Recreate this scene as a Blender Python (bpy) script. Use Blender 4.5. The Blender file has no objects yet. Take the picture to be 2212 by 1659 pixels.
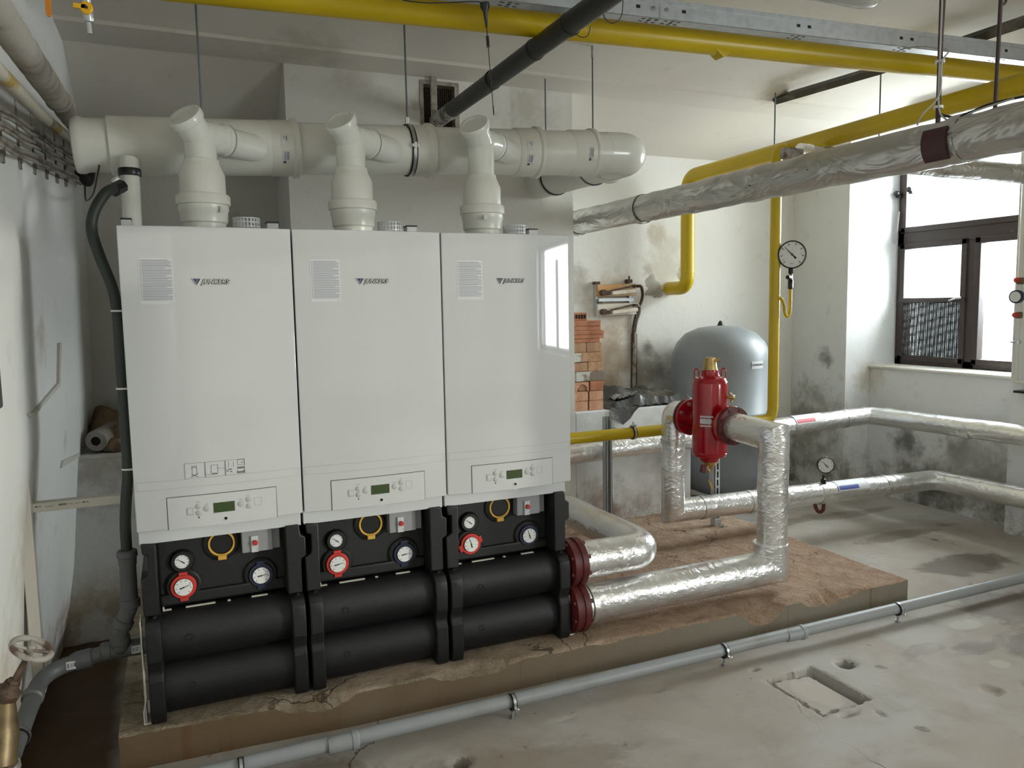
import bpy, bmesh, math, random
from mathutils import Vector, Matrix, noise as mnoise
SC = bpy.context.scene
COL = SC.collection
rnd = random.Random(7)
PI = math.pi

# ------------------------------------------------------------------ camera, light, exposure
def make_camera():
    f, yaw, pitch, roll = 1674.66, -.4133, -.0996, -.0181
    ca, sa, cb, sb, cc, sc = math.cos(yaw), math.sin(yaw), math.cos(pitch), math.sin(pitch), math.cos(roll), math.sin(roll)
    fwd = Vector((-sa*cb, ca*cb, sb)); right = Vector((ca, sa, 0)); up = right.cross(fwd)
    r2 = right*cc + up*sc; u2 = up*cc - right*sc
    cam = bpy.data.cameras.new('camera'); ob = bpy.data.objects.new('camera', cam); COL.objects.link(ob)
    m = Matrix((( r2.x, u2.x, -fwd.x, .134), (r2.y, u2.y, -fwd.y, -2.7039), (r2.z, u2.z, -fwd.z, 1.484), (0, 0, 0, 1)))
    ob.matrix_world = m
    cam.sensor_fit = 'HORIZONTAL'; cam.sensor_width = 36; cam.lens = 36*f/2212
    cam.clip_start = .05
    SC.camera = ob
make_camera()
SC.view_settings.view_transform = 'Standard'; SC.view_settings.look = 'None'
SC.view_settings.exposure = EXPOSURE = 0.4
SC.view_settings.gamma = 1; SC.view_settings.use_curve_mapping = False

world = bpy.data.worlds.new('daylight'); SC.world = world; world.use_nodes = True
bg = world.node_tree.nodes['Background']; bg.inputs[0].default_value = (.86, .93, 1, 1); bg.inputs[1].default_value = 2.0

def area(name, loc, rot, sx, sy, power, col):
    l = bpy.data.lights.new(name, 'AREA'); l.shape = 'RECTANGLE'; l.size = sx; l.size_y = sy; l.energy = power; l.color = col
    o = bpy.data.objects.new(name, l); COL.objects.link(o); o.location = loc; o.rotation_euler = rot
    return o
# daylight just outside each window opening of the room
area('daylight_window_far', (6.5, 1.1, 2.3), (0, PI/2-.5, 0), 2.0, 2.8, 490, (.93, .96, 1))
area('daylight_window_near', (5.3, -4.5, 1.55), (0, PI/2, 0), 1.3, 2.2, 225, (.98, .98, 1))
area('fill_light_left', (-1.0, -6.2, 1.85), (0, -PI/2, 0), 1.6, 1.4, 50, (.92, .96, 1))  # added fill lamp outside the unseen left window
# unseen spot lamp standing in for low warm sun, coned onto the near window only
sd = Vector((-1, .87, -.113)).normalized()
sun = bpy.data.lights.new('low_sun_spot', 'SPOT'); sun.energy = 6500; sun.spot_size = math.radians(11); sun.spot_blend = .1; sun.shadow_soft_size = .16; sun.color = (1, .94, .82)
so = bpy.data.objects.new('low_sun_spot', sun); COL.objects.link(so); so.location = Vector((5.0, -4.75, 1.58))-sd*18; so.rotation_euler = sd.to_track_quat('-Z', 'Y').to_euler()

# ------------------------------------------------------------------ materials
def S(r, g, b):
    f = lambda c: (c/255)/12.92 if c/255 <= .04045 else ((c/255+.055)/1.055)**2.4
    return (f(r), f(g), f(b), 1)
class NT:
    def __init__(s, name):
        s.m = bpy.data.materials.new(name); s.m.use_nodes = True; s.t = s.m.node_tree
        s.b = s.t.nodes['Principled BSDF']; s.out = s.t.nodes['Material Output']
    def n(s, typ, **kw):
        nd = s.t.nodes.new(typ)
        for k, v in kw.items(): setattr(nd, k, v)
        return nd
    def link(s, a, b): s.t.links.new(a, b)
    def coord(s, world=False):
        if world: return s.n('ShaderNodeNewGeometry').outputs['Position']
        return s.n('ShaderNodeTexCoord').outputs['Object']
    def noise(s, scale, detail=4, rough=.55, co=None, dist=0):
        nd = s.n('ShaderNodeTexNoise'); nd.inputs['Scale'].default_value = scale; nd.inputs['Detail'].default_value = detail
        nd.inputs['Roughness'].default_value = rough; nd.inputs['Distortion'].default_value = dist
        s.link(co if co is not None else s.coord(), nd.inputs['Vector']); return nd.outputs['Fac']
    def ramp(s, fac, a, b, lo=0, hi=1, smooth=True):
        nd = s.n('ShaderNodeMapRange'); nd.interpolation_type = 'SMOOTHSTEP' if smooth else 'LINEAR'
        s.link(fac, nd.inputs['Value']); nd.inputs['From Min'].default_value = a; nd.inputs['From Max'].default_value = b
        nd.inputs['To Min'].default_value = lo; nd.inputs['To Max'].default_value = hi; return nd.outputs['Result']
    def math(s, op, a, b=None):
        nd = s.n('ShaderNodeMath', operation=op)
        for i, x in enumerate((a, b)):
            if x is None: continue
            if isinstance(x, (int, float)): nd.inputs[i].default_value = x
            else: s.link(x, nd.inputs[i])
        return nd.outputs[0]
    def mix(s, fac, a, b):
        nd = s.n('ShaderNodeMix', data_type='RGBA')
        for i, x in ((0, fac), (6, a), (7, b)):
            if isinstance(x, (int, float)): nd.inputs[i].default_value = x
            elif isinstance(x, tuple): nd.inputs[i].default_value = x
            else: s.link(x, nd.inputs[i])
        return nd.outputs[2]
    def bump(s, h, strength=.2, dist=.01, prev=None):
        nd = s.n('ShaderNodeBump'); nd.inputs['Strength'].default_value = strength; nd.inputs['Distance'].default_value = dist
        s.link(h, nd.inputs['Height'])
        if prev is not None: s.link(prev, nd.inputs['Normal'])
        return nd.outputs['Normal']
    def set(s, col=None, rough=None, metal=None, normal=None, **kw):
        for k, v in (('Base Color', col), ('Roughness', rough), ('Metallic', metal), ('Normal', normal)):
            if v is None: continue
            if isinstance(v, (int, float, tuple)): s.b.inputs[k].default_value = v
            else: s.link(v, s.b.inputs[k])
        for k, v in kw.items(): s.b.inputs[k.replace('_', ' ')].default_value = v
        return s.m

def plain(name, c, rough=.5, metal=0, c2=None, vs=6, lo=.4, hi=.7, bump=0, bs=60, bd=.004, **kw):
    t = NT(name); co = t.coord()
    col = S(*c)
    if c2: col = t.mix(t.ramp(t.noise(vs, 5, co=co), lo, hi), S(*c), S(*c2))
    nrm = t.bump(t.noise(bs, 4, co=co), bump, bd) if bump else None
    return t.set(col, rough, metal, nrm, **kw)

M = {}
M['boiler_white'] = plain('glossy white enamel', (196, 196, 196), .035, c2=(193, 193, 193), vs=3, bump=.004, bs=3, bd=.02, Specular_IOR_Level=.6)
M['trim_white'] = plain('satin white trim', (199, 200, 201), .35)
M['panel_white'] = plain('white plastic panel', (196, 196, 196), .3)
M['button_grey'] = plain('grey button', (176, 176, 174), .45)
M['lcd'] = plain('dark green lcd', (58, 74, 40), .2)
M['seam'] = plain('dark seam', (92, 92, 90), .7)
M['faint'] = plain('faint seam', (170, 170, 169), .5)
M['ink'] = plain('dark ink', (62, 62, 66), .6)
M['ink_soft'] = plain('pale print', (140, 140, 150), .6)
M['pict'] = plain('grey pictogram print', (104, 104, 106), .6)
M['logo_blue'] = plain('logo blue', (40, 58, 84), .3)
M['chrome'] = plain('chrome', (225, 225, 228), .16, 1)
M['steel'] = plain('zinc plated steel', (196, 198, 200), .34, .9, c2=(160, 162, 164), vs=30)
M['pp'] = plain('off white polypropylene', (222, 221, 212), .32, c2=(215, 214, 205), vs=5, Subsurface_Weight=0.0)
M['pp_bright'] = plain('glossy pale polypropylene', (226, 226, 219), .2, c2=(219, 219, 211), vs=8)
M['epp'] = plain('black foam shell', (12, 12, 13), .55, c2=(19, 19, 20), vs=90, lo=.45, hi=.6, bump=.25, bs=420, bd=.002)
M['rubber'] = plain('black rubber', (16, 16, 17), .5)
M['black_plastic'] = plain('black plastic', (20, 20, 22), .35)
M['red_plastic'] = plain('red plastic', (190, 52, 46), .4)
M['blue_plastic'] = plain('dark blue plastic', (34, 42, 66), .4)
M['yellow_plastic'] = plain('yellow plastic', (205, 160, 66), .4)
M['dial'] = plain('gauge dial', (222, 222, 220), .35)
M['grey_box'] = plain('grey plastic box', (142, 143, 145), .45)
M['label_white'] = plain('white label', (206, 206, 208), .5)
M['beige'] = plain('beige painted steel', (206, 202, 190), .45)
M['yellow'] = plain('yellow gas paint', (199, 171, 5), .36, c2=(187, 159, 4), vs=2.5, bump=.05, bs=20)
M['galv'] = plain('galvanised sheet', (192, 195, 197), .45, .6, c2=(180, 184, 186), vs=30, lo=.42, hi=.65)
M['slot'] = plain('dark slot', (30, 28, 26), .8)
M['black_pipe'] = plain('black painted pipe', (29, 28, 26), .4, c2=(52, 50, 46), vs=9, lo=.6, hi=.75, bump=.2, bs=30)
M['strip_dark'] = plain('dark stained steel', (62, 58, 54), .6, c2=(120, 114, 106), vs=4, lo=.5, hi=.7)
M['rod'] = plain('threaded steel rod', (108, 116, 122), .4, .6)
M['rod_dark'] = plain('brown painted rod', (58, 40, 38), .5)
M['bracket'] = plain('dark red brown bracket', (66, 38, 42), .55)
M['flange'] = plain('oxide red flange', (92, 30, 29), .5, c2=(80, 26, 26), vs=20)
M['sep_red'] = plain('glossy red enamel', (158, 10, 24), .16, Coat_Weight=.4)
M['brass'] = plain('brass', (188, 162, 108), .38, .85, c2=(164, 136, 84), vs=20)
M['tank'] = plain('grey tank enamel', (138, 143, 147), .42, c2=(130, 136, 140), vs=4, bump=.03, bs=8)
M['ht'] = plain('dark grey drain pipe', (88, 90, 91), .5, c2=(78, 79, 79), vs=8)
M['pvc'] = plain('dusty grey pvc pipe', (148, 151, 151), .45, c2=(136, 136, 131), vs=5, lo=.5, hi=.75)
M['hose'] = plain('dark green hose', (42, 48, 43), .45)
M['tie'] = plain('white cable tie', (214, 214, 210), .4)
M['old_pipe'] = plain('old grey lagging', (158, 151, 142), .85, c2=(118, 110, 101), vs=7, lo=.45, hi=.75, bump=.4, bs=22, bd=.01)
M['paint_pipe'] = plain('chipped white pipe', (188, 182, 165), .5, c2=(168, 140, 74), vs=5, lo=.58, hi=.66)
M['cable'] = plain('dusty grey cable', (152, 144, 133), .7, c2=(100, 93, 86), vs=12, lo=.45, hi=.65)
M['cable_clip'] = plain('grey cable clip', (110, 104, 96), .6, c2=(150, 143, 133), vs=20)
M['wire'] = plain('black wire', (34, 30, 30), .5)
M['wire_grey'] = plain('pale grey wire', (168, 164, 160), .5)
M['trunk'] = plain('cream trunking', (202, 197, 186), .45)
M['cab'] = plain('dark grey cabinet', (66, 68, 72), .45)
M['wood'] = plain('dark brown window wood', (52, 40, 37), .45, c2=(82, 70, 64), vs=14, lo=.62, hi=.75, bump=.25, bs=25)
M['brick'] = plain('fired clay', (198, 144, 112), .9, c2=(214, 170, 138), vs=14, lo=.35, hi=.7, bump=.5, bs=45, bd=.008)
M['brick_dull'] = plain('dull brown clay', (170, 132, 100), .9, c2=(192, 154, 120), vs=20, lo=.35, hi=.7, bump=.5, bs=45, bd=.008)
M['brick_tan'] = plain('tan brick', (200, 162, 126), .9, c2=(178, 134, 102), vs=16, lo=.4, hi=.7, bump=.5, bs=45, bd=.008)
M['brick_white'] = plain('lime washed brick', (208, 206, 198), .9, c2=(138, 126, 112), vs=9, lo=.47, hi=.56, bump=.5, bs=45, bd=.008)
M['tile_red'] = plain('red roof tile clay', (196, 136, 104), .85, c2=(166, 102, 76), vs=9, lo=.4, hi=.7, bump=.3, bs=40, bd=.006)
M['hole'] = plain('dark hollow', (22, 17, 15), .95)
M['ceramic'] = plain('cream ceramic', (206, 196, 180), .5, c2=(176, 160, 138), vs=16, lo=.5, hi=.8)
M['orange_wood'] = plain('orange stained board', (190, 138, 78), .6, c2=(206, 176, 140), vs=9)
M['rock'] = plain('dusty rubble', (136, 112, 86), .95, c2=(98, 78, 58), vs=12, bump=.7, bs=30, bd=.02)
M['grate'] = plain('black mesh wire', (26, 24, 22), .6)
M['void'] = plain('dark vent void', (20, 17, 15), .95)
M['sheeting'] = plain('dusty black sheeting', (58, 57, 54), .42, c2=(112, 107, 98), vs=7, lo=.5, hi=.78, bump=.5, bs=16, bd=.02)
M['bag_grey'] = plain('grey plastic bag', (128, 130, 130), .3, bump=.5, bs=14, bd=.02)
M['orange'] = plain('orange lever', (206, 122, 20), .4)
M['lever_yellow'] = plain('yellow lever', (228, 172, 16), .4)
M['red_paint'] = plain('red sticker', (190, 44, 60), .45)
M['blue_paint'] = plain('blue sticker', (66, 84, 158), .45)
M['rust'] = plain('rusty iron', (70, 52, 42), .8, .2, c2=(98, 80, 64), vs=30, bump=.5, bs=60)
M['wheel'] = plain('worn grey paint', (150, 144, 136), .6, c2=(90, 70, 60), vs=18, lo=.5, hi=.65, bump=.3, bs=60)
M['old_brass'] = plain('dull brass', (116, 100, 72), .45, .6, c2=(88, 74, 54), vs=20)

def foil(name, base=(238, 238, 237), fine=62, coarse=8, st=.6, rough=.27, co_d=.012):
    t = NT(name); co = t.coord()
    map_ = t.n('ShaderNodeMapping'); map_.inputs['Rotation'].default_value = (.4, .7, .5); t.link(co, map_.inputs['Vector'])
    n1 = t.noise(coarse, 3, .6, map_.outputs[0], 1.2)
    map_.inputs['Scale'].default_value = (1, .55, 1.3)
    def ridged(sc, det):
        nd = t.n('ShaderNodeTexNoise'); nd.noise_type = 'RIDGED_MULTIFRACTAL'; nd.inputs['Scale'].default_value = sc; nd.inputs['Detail'].default_value = det
        nd.inputs['Distortion'].default_value = .5; t.link(map_.outputs[0], nd.inputs['Vector']); return nd.outputs['Fac']
    n2 = ridged(fine*.42, 2); n3 = ridged(fine*1.1, 1)
    b = t.bump(n1, st, co_d); b = t.bump(n2, st, .0045, b); b = t.bump(n3, st, .0022, b)
    col = t.mix(t.ramp(n1, .35, .7), S(*base), S(base[0]-14, base[1]-15, base[2]-16))
    return t.set(col, rough, .8, b)
M['foil'] = foil('crinkled aluminium foil')
M['smear'] = plain('whitewashed grey pipe end', (186, 182, 176), .7, c2=(110, 106, 100), vs=14, lo=.5, hi=.6)
M['plaster_grey'] = plain('broken grey plaster', (168, 162, 152), .9, c2=(128, 120, 110), vs=20, bump=.5, bs=40)
M['foil_old'] = foil('creased dusty foil', (205, 203, 199), 20, 6, .95, .33, .03)
M['foil_plain'] = foil('smooth foil wrap', (226, 224, 219), 18, 5, .3, .3)

def wall_mat(name, base=(224, 223, 219), stains_and_shade=(), low=.35, lowcol=(150, 136, 118), dirt=.25, bumpy=.25):
    t = NT(name); p = t.coord(True)
    n1 = t.noise(1.3, 5, .6, p); n2 = t.noise(7, 6, .65, p); n3 = t.noise(40, 4, .6, p)
    col = t.mix(t.ramp(n1, .35, .75, 0, dirt), S(*base), S(base[0]-24, base[1]-26, base[2]-29))
    col = t.mix(t.ramp(n2, .58, .78, 0, dirt*1.6), col, S(base[0]-60, base[1]-64, base[2]-70))
    sep = t.n('ShaderNodeSeparateXYZ'); t.link(p, sep.inputs[0])
    if low:
        h = t.math('ADD', sep.outputs[2], t.math('MULTIPLY', t.math('SUBTRACT', n2, .5), -.9*low))
        f = t.ramp(h, low*1.5, low*.35, 0, .85)
        f2 = t.math('MULTIPLY', f, t.ramp(t.noise(4.5, 6, .7, p), .4, .62))
        col = t.mix(f2, col, S(*lowcol))
    for (x, y, z), r, c, k in stains_and_shade:
        d = t.n('ShaderNodeVectorMath', operation='DISTANCE'); d.inputs[1].default_value = (x, y, z)
        nz = t.n('ShaderNodeTexNoise'); nz.inputs['Scale'].default_value = 8; nz.inputs['Detail'].default_value = 8; nz.inputs['Roughness'].default_value = .65; t.link(p, nz.inputs['Vector'])
        off = t.n('ShaderNodeVectorMath', operation='MULTIPLY_ADD'); t.link(nz.outputs['Color'], off.inputs[0])
        off.inputs[1].default_value = (r*3.2,)*3; t.link(p, off.inputs[2])
        sub = t.n('ShaderNodeVectorMath', operation='SUBTRACT'); t.link(off.outputs[0], sub.inputs[0]); sub.inputs[1].default_value = (r*1.6,)*3
        t.link(sub.outputs[0], d.inputs[0])
        f = t.ramp(d.outputs['Value'], r*(1.02 if k > .9 else 1.5), r*(.93 if k > .9 else .2), 0, min(k, 1))
        col = t.mix(f, col, S(*c))
    b = t.bump(n2, bumpy, .02); b = t.bump(n3, bumpy*.5, .004, b)
    return t.set(col, .92, 0, b, Specular_IOR_Level=.2)

# ------------------------------------------------------------------ geometry helpers
def basis(ax):
    ax = Vector(ax).normalized()
    u = ax.orthogonal().normalized() if abs(ax.z) > .9 else Vector((0, 0, 1)).cross(ax).normalized()
    return u, ax.cross(u).normalized(), ax
class G:
    def __init__(s): s.v = []; s.f = []; s.mi = []; s.m = 0
    def face(s, *i): s.f.append(i); s.mi.append(s.m)
    def add(s, vs, fs):
        k = len(s.v); s.v += [Vector(v) for v in vs]
        for f in fs: s.face(*[i+k for i in f])
        return s
    def box(s, a, b, rot=None, piv=None):
        x0, y0, z0 = a; x1, y1, z1 = b
        vs = [Vector(q) for q in ((x0,y0,z0),(x1,y0,z0),(x1,y1,z0),(x0,y1,z0),(x0,y0,z1),(x1,y0,z1),(x1,y1,z1),(x0,y1,z1))]
        if rot is not None:
            c = Vector(piv) if piv is not None else (vs[0]+vs[6])/2
            vs = [c+rot @ (v-c) for v in vs]
        return s.add(vs, [(0,3,2,1),(4,5,6,7),(0,1,5,4),(1,2,6,5),(2,3,7,6),(3,0,4,7)])
    def ring(s, c, u, w, r, n): 
        return [c+u*(r*math.cos(2*PI*i/n))+w*(r*math.sin(2*PI*i/n)) for i in range(n)]
    def tube(s, pts, r, n=16, caps=True, miter=False):
        pts = [Vector(p) for p in pts]; m = len(pts); rs = r if isinstance(r, (list, tuple)) else [r]*m
        T = []
        for i in range(m):
            a = (pts[i]-pts[i-1]).normalized() if i else None; b = (pts[i+1]-pts[i]).normalized() if i < m-1 else None
            T.append(((a if a is not None else b)+(b if b is not None else a)).normalized())
        u, w, _ = basis(T[0]); k0 = len(s.v)
        for i in range(m):
            if i:
                u = (u-T[i]*u.dot(T[i])).normalized(); w = T[i].cross(u)
            if miter and 0 < i < m-1:
                ti = (pts[i]-pts[i-1]).normalized(); ui = (u-ti*u.dot(ti)).normalized(); wi = ti.cross(ui)
                for q in s.ring(Vector((0, 0, 0)), ui, wi, rs[i], n): s.v.append(pts[i]+q-ti*(q.dot(T[i])/ti.dot(T[i])))
            else: s.v += s.ring(pts[i], u, w, rs[i], n)
        for i in range(m-1):
            for j in range(n):
                a = k0+i*n+j; b = k0+i*n+(j+1) % n
                s.face(a, b, b+n, a+n)
        if caps:
            s.face(*[k0+j for j in reversed(range(n))]); s.face(*[k0+(m-1)*n+j for j in range(n)])
        return s
    def lathe(s, prof, o, ax, n=28, caps=True):
        u, w, a = basis(ax); o = Vector(o); k0 = len(s.v); m = len(prof)
        for r, t in prof: s.v += s.ring(o+a*t, u, w, max(r, 1e-5), n)
        for i in range(m-1):
            for j in range(n):
                p = k0+i*n+j; q = k0+i*n+(j+1) % n
                s.face(p, q, q+n, p+n)
        if caps:
            s.face(*[k0+j for j in reversed(range(n))]); s.face(*[k0+(m-1)*n+j for j in range(n)])
        return s
    def cyl(s, p0, p1, r, n=20): return s.tube([p0, p1], r, n)
    def torus(s, c, ax, R, r, n=32, k=10, a0=0, a1=2*PI, up=None):
        u, w, a = basis(ax)
        if up is not None:
            w = (Vector(up)-a*Vector(up).dot(a)).normalized(); u = w.cross(a)
        c = Vector(c); full = abs(a1-a0-2*PI) < 1e-6; m = n if full else n+1; k0 = len(s.v)
        for i in range(m):
            t = a0+(a1-a0)*i/n; d = u*math.cos(t)+w*math.sin(t)
            for j in range(k):
                q = 2*PI*j/k; s.v.append(c+d*(R+r*math.cos(q))+a*(r*math.sin(q)))
        for i in range(n):
            for j in range(k):
                i2 = (i+1) % m; j2 = (j+1) % k
                s.face(k0+i*k+j, k0+i2*k+j, k0+i2*k+j2, k0+i*k+j2)
        return s
    def annulus(s, c, ax, r0, r1, t, n=40):
        return s.lathe([(r0, 0), (r1, 0), (r1, t), (r0, t), (r0, 0)], c, ax, n, caps=False)
    def prism(s, poly, f0, f1):
        n = len(poly); return s.add([f0(*p) for p in poly]+[f1(*p) for p in poly],
            [tuple(reversed(range(n))), tuple(range(n, 2*n))]+[(i, (i+1) % n, (i+1) % n+n, i+n) for i in range(n)])
    def prism_x(s, poly, x0, x1): return s.prism(poly, lambda y, z: Vector((x0, y, z)), lambda y, z: Vector((x1, y, z)))
    def prism_y(s, poly, y0, y1): return s.prism(poly, lambda x, z: Vector((x, y0, z)), lambda x, z: Vector((x, y1, z)))
    def prism_z(s, poly, z0, z1): return s.prism(poly, lambda x, y: Vector((x, y, z0)), lambda x, y: Vector((x, y, z1)))
    def sheet(s, rows, back=None):
        h = len(rows); w = len(rows[0]); k0 = len(s.v)
        for r in rows: s.v += [Vector(p) for p in r]
        for i in range(h-1):
            for j in range(w-1):
                a = k0+i*w+j; s.face(a, a+1, a+w+1, a+w)
        return s
    def xf(s, mat):
        s.v = [mat @ v for v in s.v]; return s

def fillet(pts, R, n=8):
    pts = [Vector(p) for p in pts]; out = [pts[0]]
    for i in range(1, len(pts)-1):
        p = pts[i]; a = (pts[i-1]-p); b = (pts[i+1]-p); r = R[i-1] if isinstance(R, (list, tuple)) else R
        la, lb = a.length, b.length; a.normalize(); b.normalize(); ang = a.angle(b)
        d = min(r/math.tan(ang/2), la*.49, lb*.49); p0 = p+a*d; p1 = p+b*d
        for k in range(n+1):
            t = k/n; out.append(p0*(1-t)**2+p*2*t*(1-t)+p1*t*t)
    out.append(pts[-1]); return out
def spline(pts, n=8):
    P = [Vector(p) for p in pts]; P = [P[0]*2-P[1]]+P+[P[-1]*2-P[-2]]; out = []
    for i in range(1, len(P)-2):
        for k in range(n):
            t = k/n; out.append(.5*((2*P[i])+(P[i+1]-P[i-1])*t+(2*P[i-1]-5*P[i]+4*P[i+1]-P[i+2])*t*t+(3*P[i]-P[i-1]-3*P[i+1]+P[i+2])*t**3))
    out.append(P[-2]); return out
def wobble(g, amp, sc, seed=0):
    for v in g.v:
        d = mnoise.noise_vector(v*sc+Vector((seed, seed*.7, 0))); v += d*amp
    return g
def dense(pts, step):
    out = []
    for a, b in zip(pts, pts[1:]):
        a, b = Vector(a), Vector(b); n = max(1, int((b-a).length/step))
        out += [a.lerp(b, k/n) for k in range(n)]
    out.append(Vector(pts[-1])); return out

def root_loc(p):
    v = Vector((0, 0, 0))
    while p is not None: v += p.location; p = p.parent
    return v
def tag(o, label=None, cat=None, group=None, kind=None):
    for k, v in (('label', label), ('category', cat), ('group', group), ('kind', kind)):
        if v: o[k] = v
    return o
def thing(name, loc, label, cat, group=None):
    o = bpy.data.objects.new(name, None); COL.objects.link(o); o.location = loc; o.empty_display_size = .05
    return tag(o, label, cat, group)
def emit(name, g, mat, parent=None, label=None, cat=None, group=None, kind=None, smooth=38, bevel=0, seg=2):
    if parent is not None: L = root_loc(parent)
    else:
        xs = [v.x for v in g.v]; ys = [v.y for v in g.v]; zs = [v.z for v in g.v]
        L = Vector(((min(xs)+max(xs))/2, (min(ys)+max(ys))/2, min(zs))) if kind != 'structure' else Vector((0, 0, 0))
    me = bpy.data.meshes.new(name); me.from_pydata([tuple(v-L) for v in g.v], [], g.f)
    mats = mat if isinstance(mat, (list, tuple)) else [mat]
    for m in mats: me.materials.append(M[m] if isinstance(m, str) else m)
    if len(mats) > 1: me.polygons.foreach_set('material_index', g.mi)
    bm = bmesh.new(); bm.from_mesh(me)
    bmesh.ops.recalc_face_normals(bm, faces=bm.faces)
    if bevel:
        es = [e for e in bm.edges if len(e.link_faces) == 2 and e.calc_face_angle(0) > .5]
        bmesh.ops.bevel(bm, geom=es, offset=bevel, segments=seg, profile=.5, affect='EDGES', clamp_overlap=True)
    bm.to_mesh(me); bm.free()
    if smooth and bevel: smooth = min(smooth, 20)
    if smooth:
        me.shade_smooth(); me.set_sharp_from_angle(angle=math.radians(smooth))
    o = bpy.data.objects.new(name, me); COL.objects.link(o)
    if parent is not None: o.parent = parent
    else: o.location = L
    return tag(o, label, cat, group, kind)
def structure(name, g, mat, smooth=38, bevel=0): return emit(name, g, mat, kind='structure', smooth=smooth, bevel=bevel)
def copy_tree(o, off=(0, 0, 0), label=None, parent=None):
    c = o.copy(); COL.objects.link(c)
    if parent is not None: c.parent = parent
    else: c.location = o.location+Vector(off)
    if label: c['label'] = label
    for ch in list(o.children): copy_tree(ch, parent=c)
    return c
def text_geo(body, size, depth, mat4, shear=0, bold=0):
    cu = bpy.data.curves.new('t', 'FONT'); cu.body = body; cu.size = size; cu.extrude = depth; cu.shear = shear; cu.offset = bold
    cu.align_x = 'CENTER'; cu.align_y = 'CENTER'; cu.resolution_u = 3
    ob = bpy.data.objects.new('t', cu); COL.objects.link(ob)
    me = bpy.data.meshes.new_from_object(ob.evaluated_get(bpy.context.evaluated_depsgraph_get()))
    g = G().add([mat4 @ v.co for v in me.vertices], [tuple(p.vertices) for p in me.polygons])
    bpy.data.objects.remove(ob); bpy.data.curves.remove(cu); bpy.data.meshes.remove(me)
    return g
def facing(c, right, up):   # text plane matrix
    r = Vector(right).normalized(); u = Vector(up).normalized(); n = r.cross(u)
    return Matrix(((r.x, u.x, n.x, c[0]), (r.y, u.y, n.y, c[1]), (r.z, u.z, n.z, c[2]), (0, 0, 0, 1)))

# ------------------------------------------------------------------ the room
def lwx(y, z):   # the left wall leans and bulges a little
    zs = ((-.12, -.425), (.1, -.38), (.3, -.35), (.67, -.315), (1.05, -.272), (2.5, -.245), (3, -.24))
    for (a, xa), (b, xb) in zip(zs, zs[1:]):
        if z <= b or b == 3:
            t = max(0, (z-a)/(b-a)); x = xa+(xb-xa)*t; break
    return x-.033*(1.45-y)
CEIL = 2.79
g = G()
ys = [-8.1+.15*i for i in range(69) if not -6.9 < -8.1+.15*i < -5.5]; zz = [-.15+.0875*i for i in range(35)]
ys_a = [y for y in ys if y > -6]; ys_b = [y for y in ys if y < -6]
for yy, zr in ((ys_a, zz), (ys_b, zz), ([ys_b[-1], ys_a[0]], [z for z in zz if z < 1.06]), ([ys_b[-1], ys_a[0]], [z for z in zz if z > 2.58])):
    g.sheet([[(lwx(y, z)+.007*mnoise.noise(Vector((y*1.3, z*1.1, 3)))*(1 if z > .2 else .6), y, z) for y in yy] for z in zr])
structure('wall_left', g, wall_mat('wall_left', (224, 224, 222), [((-.33, .3, .7), .22, (196, 182, 160), .6), ((-.4, .15, .2), .3, (190, 172, 150), .7),
    ((-.33, .55, 1.38), .09, (190, 184, 170), .9), ((-.4, .7, .05), .2, (150, 120, 92), .8), ((-.33, 1.0, .95), .06, (186, 176, 158), .8)], .16, (140, 110, 84), .18, .25))

stR = [((3.44, 2.2, 1.62), .09, (158, 152, 142), 1), ((3.72, 2.2, 1.72), .06, (150, 145, 138), 1), ((3.4, 2.2, 1.75), .06, (170, 160, 146), .9), ((3.55, 2.2, 1.8), .2, (202, 196, 182), .8),
       ((3.5, 2.2, 2.0), .1, (190, 180, 162), .9), ((3.05, 2.2, 1.2), .28, (178, 160, 138), .9), ((2.95, 2.2, .95), .3, (170, 152, 130), .9), ((3.2, 2.2, .95), .06, (222, 220, 214), .9),
       ((3.35, 2.2, 1.0), .16, (120, 116, 108), .7), ((3.5, 2.2, .95), .1, (100, 98, 92), .6), ((2.75, 2.2, 1.62), .16, (160, 152, 138), .7), ((3.1, 2.2, 1.5), .2, (200, 188, 170), .7), ((3.4, 2.2, 1.16), .05, (90, 88, 84), .7)]
g = G()
ys2 = 2.2
def wavy(p, a=.008): return a*mnoise.noise(Vector(p)*1.7)
xs = [2.3+.125*i for i in range(21)]; zs = [-.1+.14*i for i in range(21)]
g.sheet([[(x, 2.2+wavy((x, 0, z)), z) for x in xs] for z in zs])
structure('wall_rear', g, wall_mat('wall_rear', (226, 224, 218), stR, .3, (138, 124, 106), .2, .28))
g = G(); xs = [-.5+.1*i for i in range(14)]
g.sheet([[(x, 1.9+wavy((x, 2, z)), z) for x in xs] for z in zs])
structure('wall_alcove', g, wall_mat('wall_alcove', (206, 204, 198), [((.64, 1.9, 2.4), .05, (90, 82, 74), .7), ((.0, 1.9, .85), .2, (120, 100, 78), .8)], 0))
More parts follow.
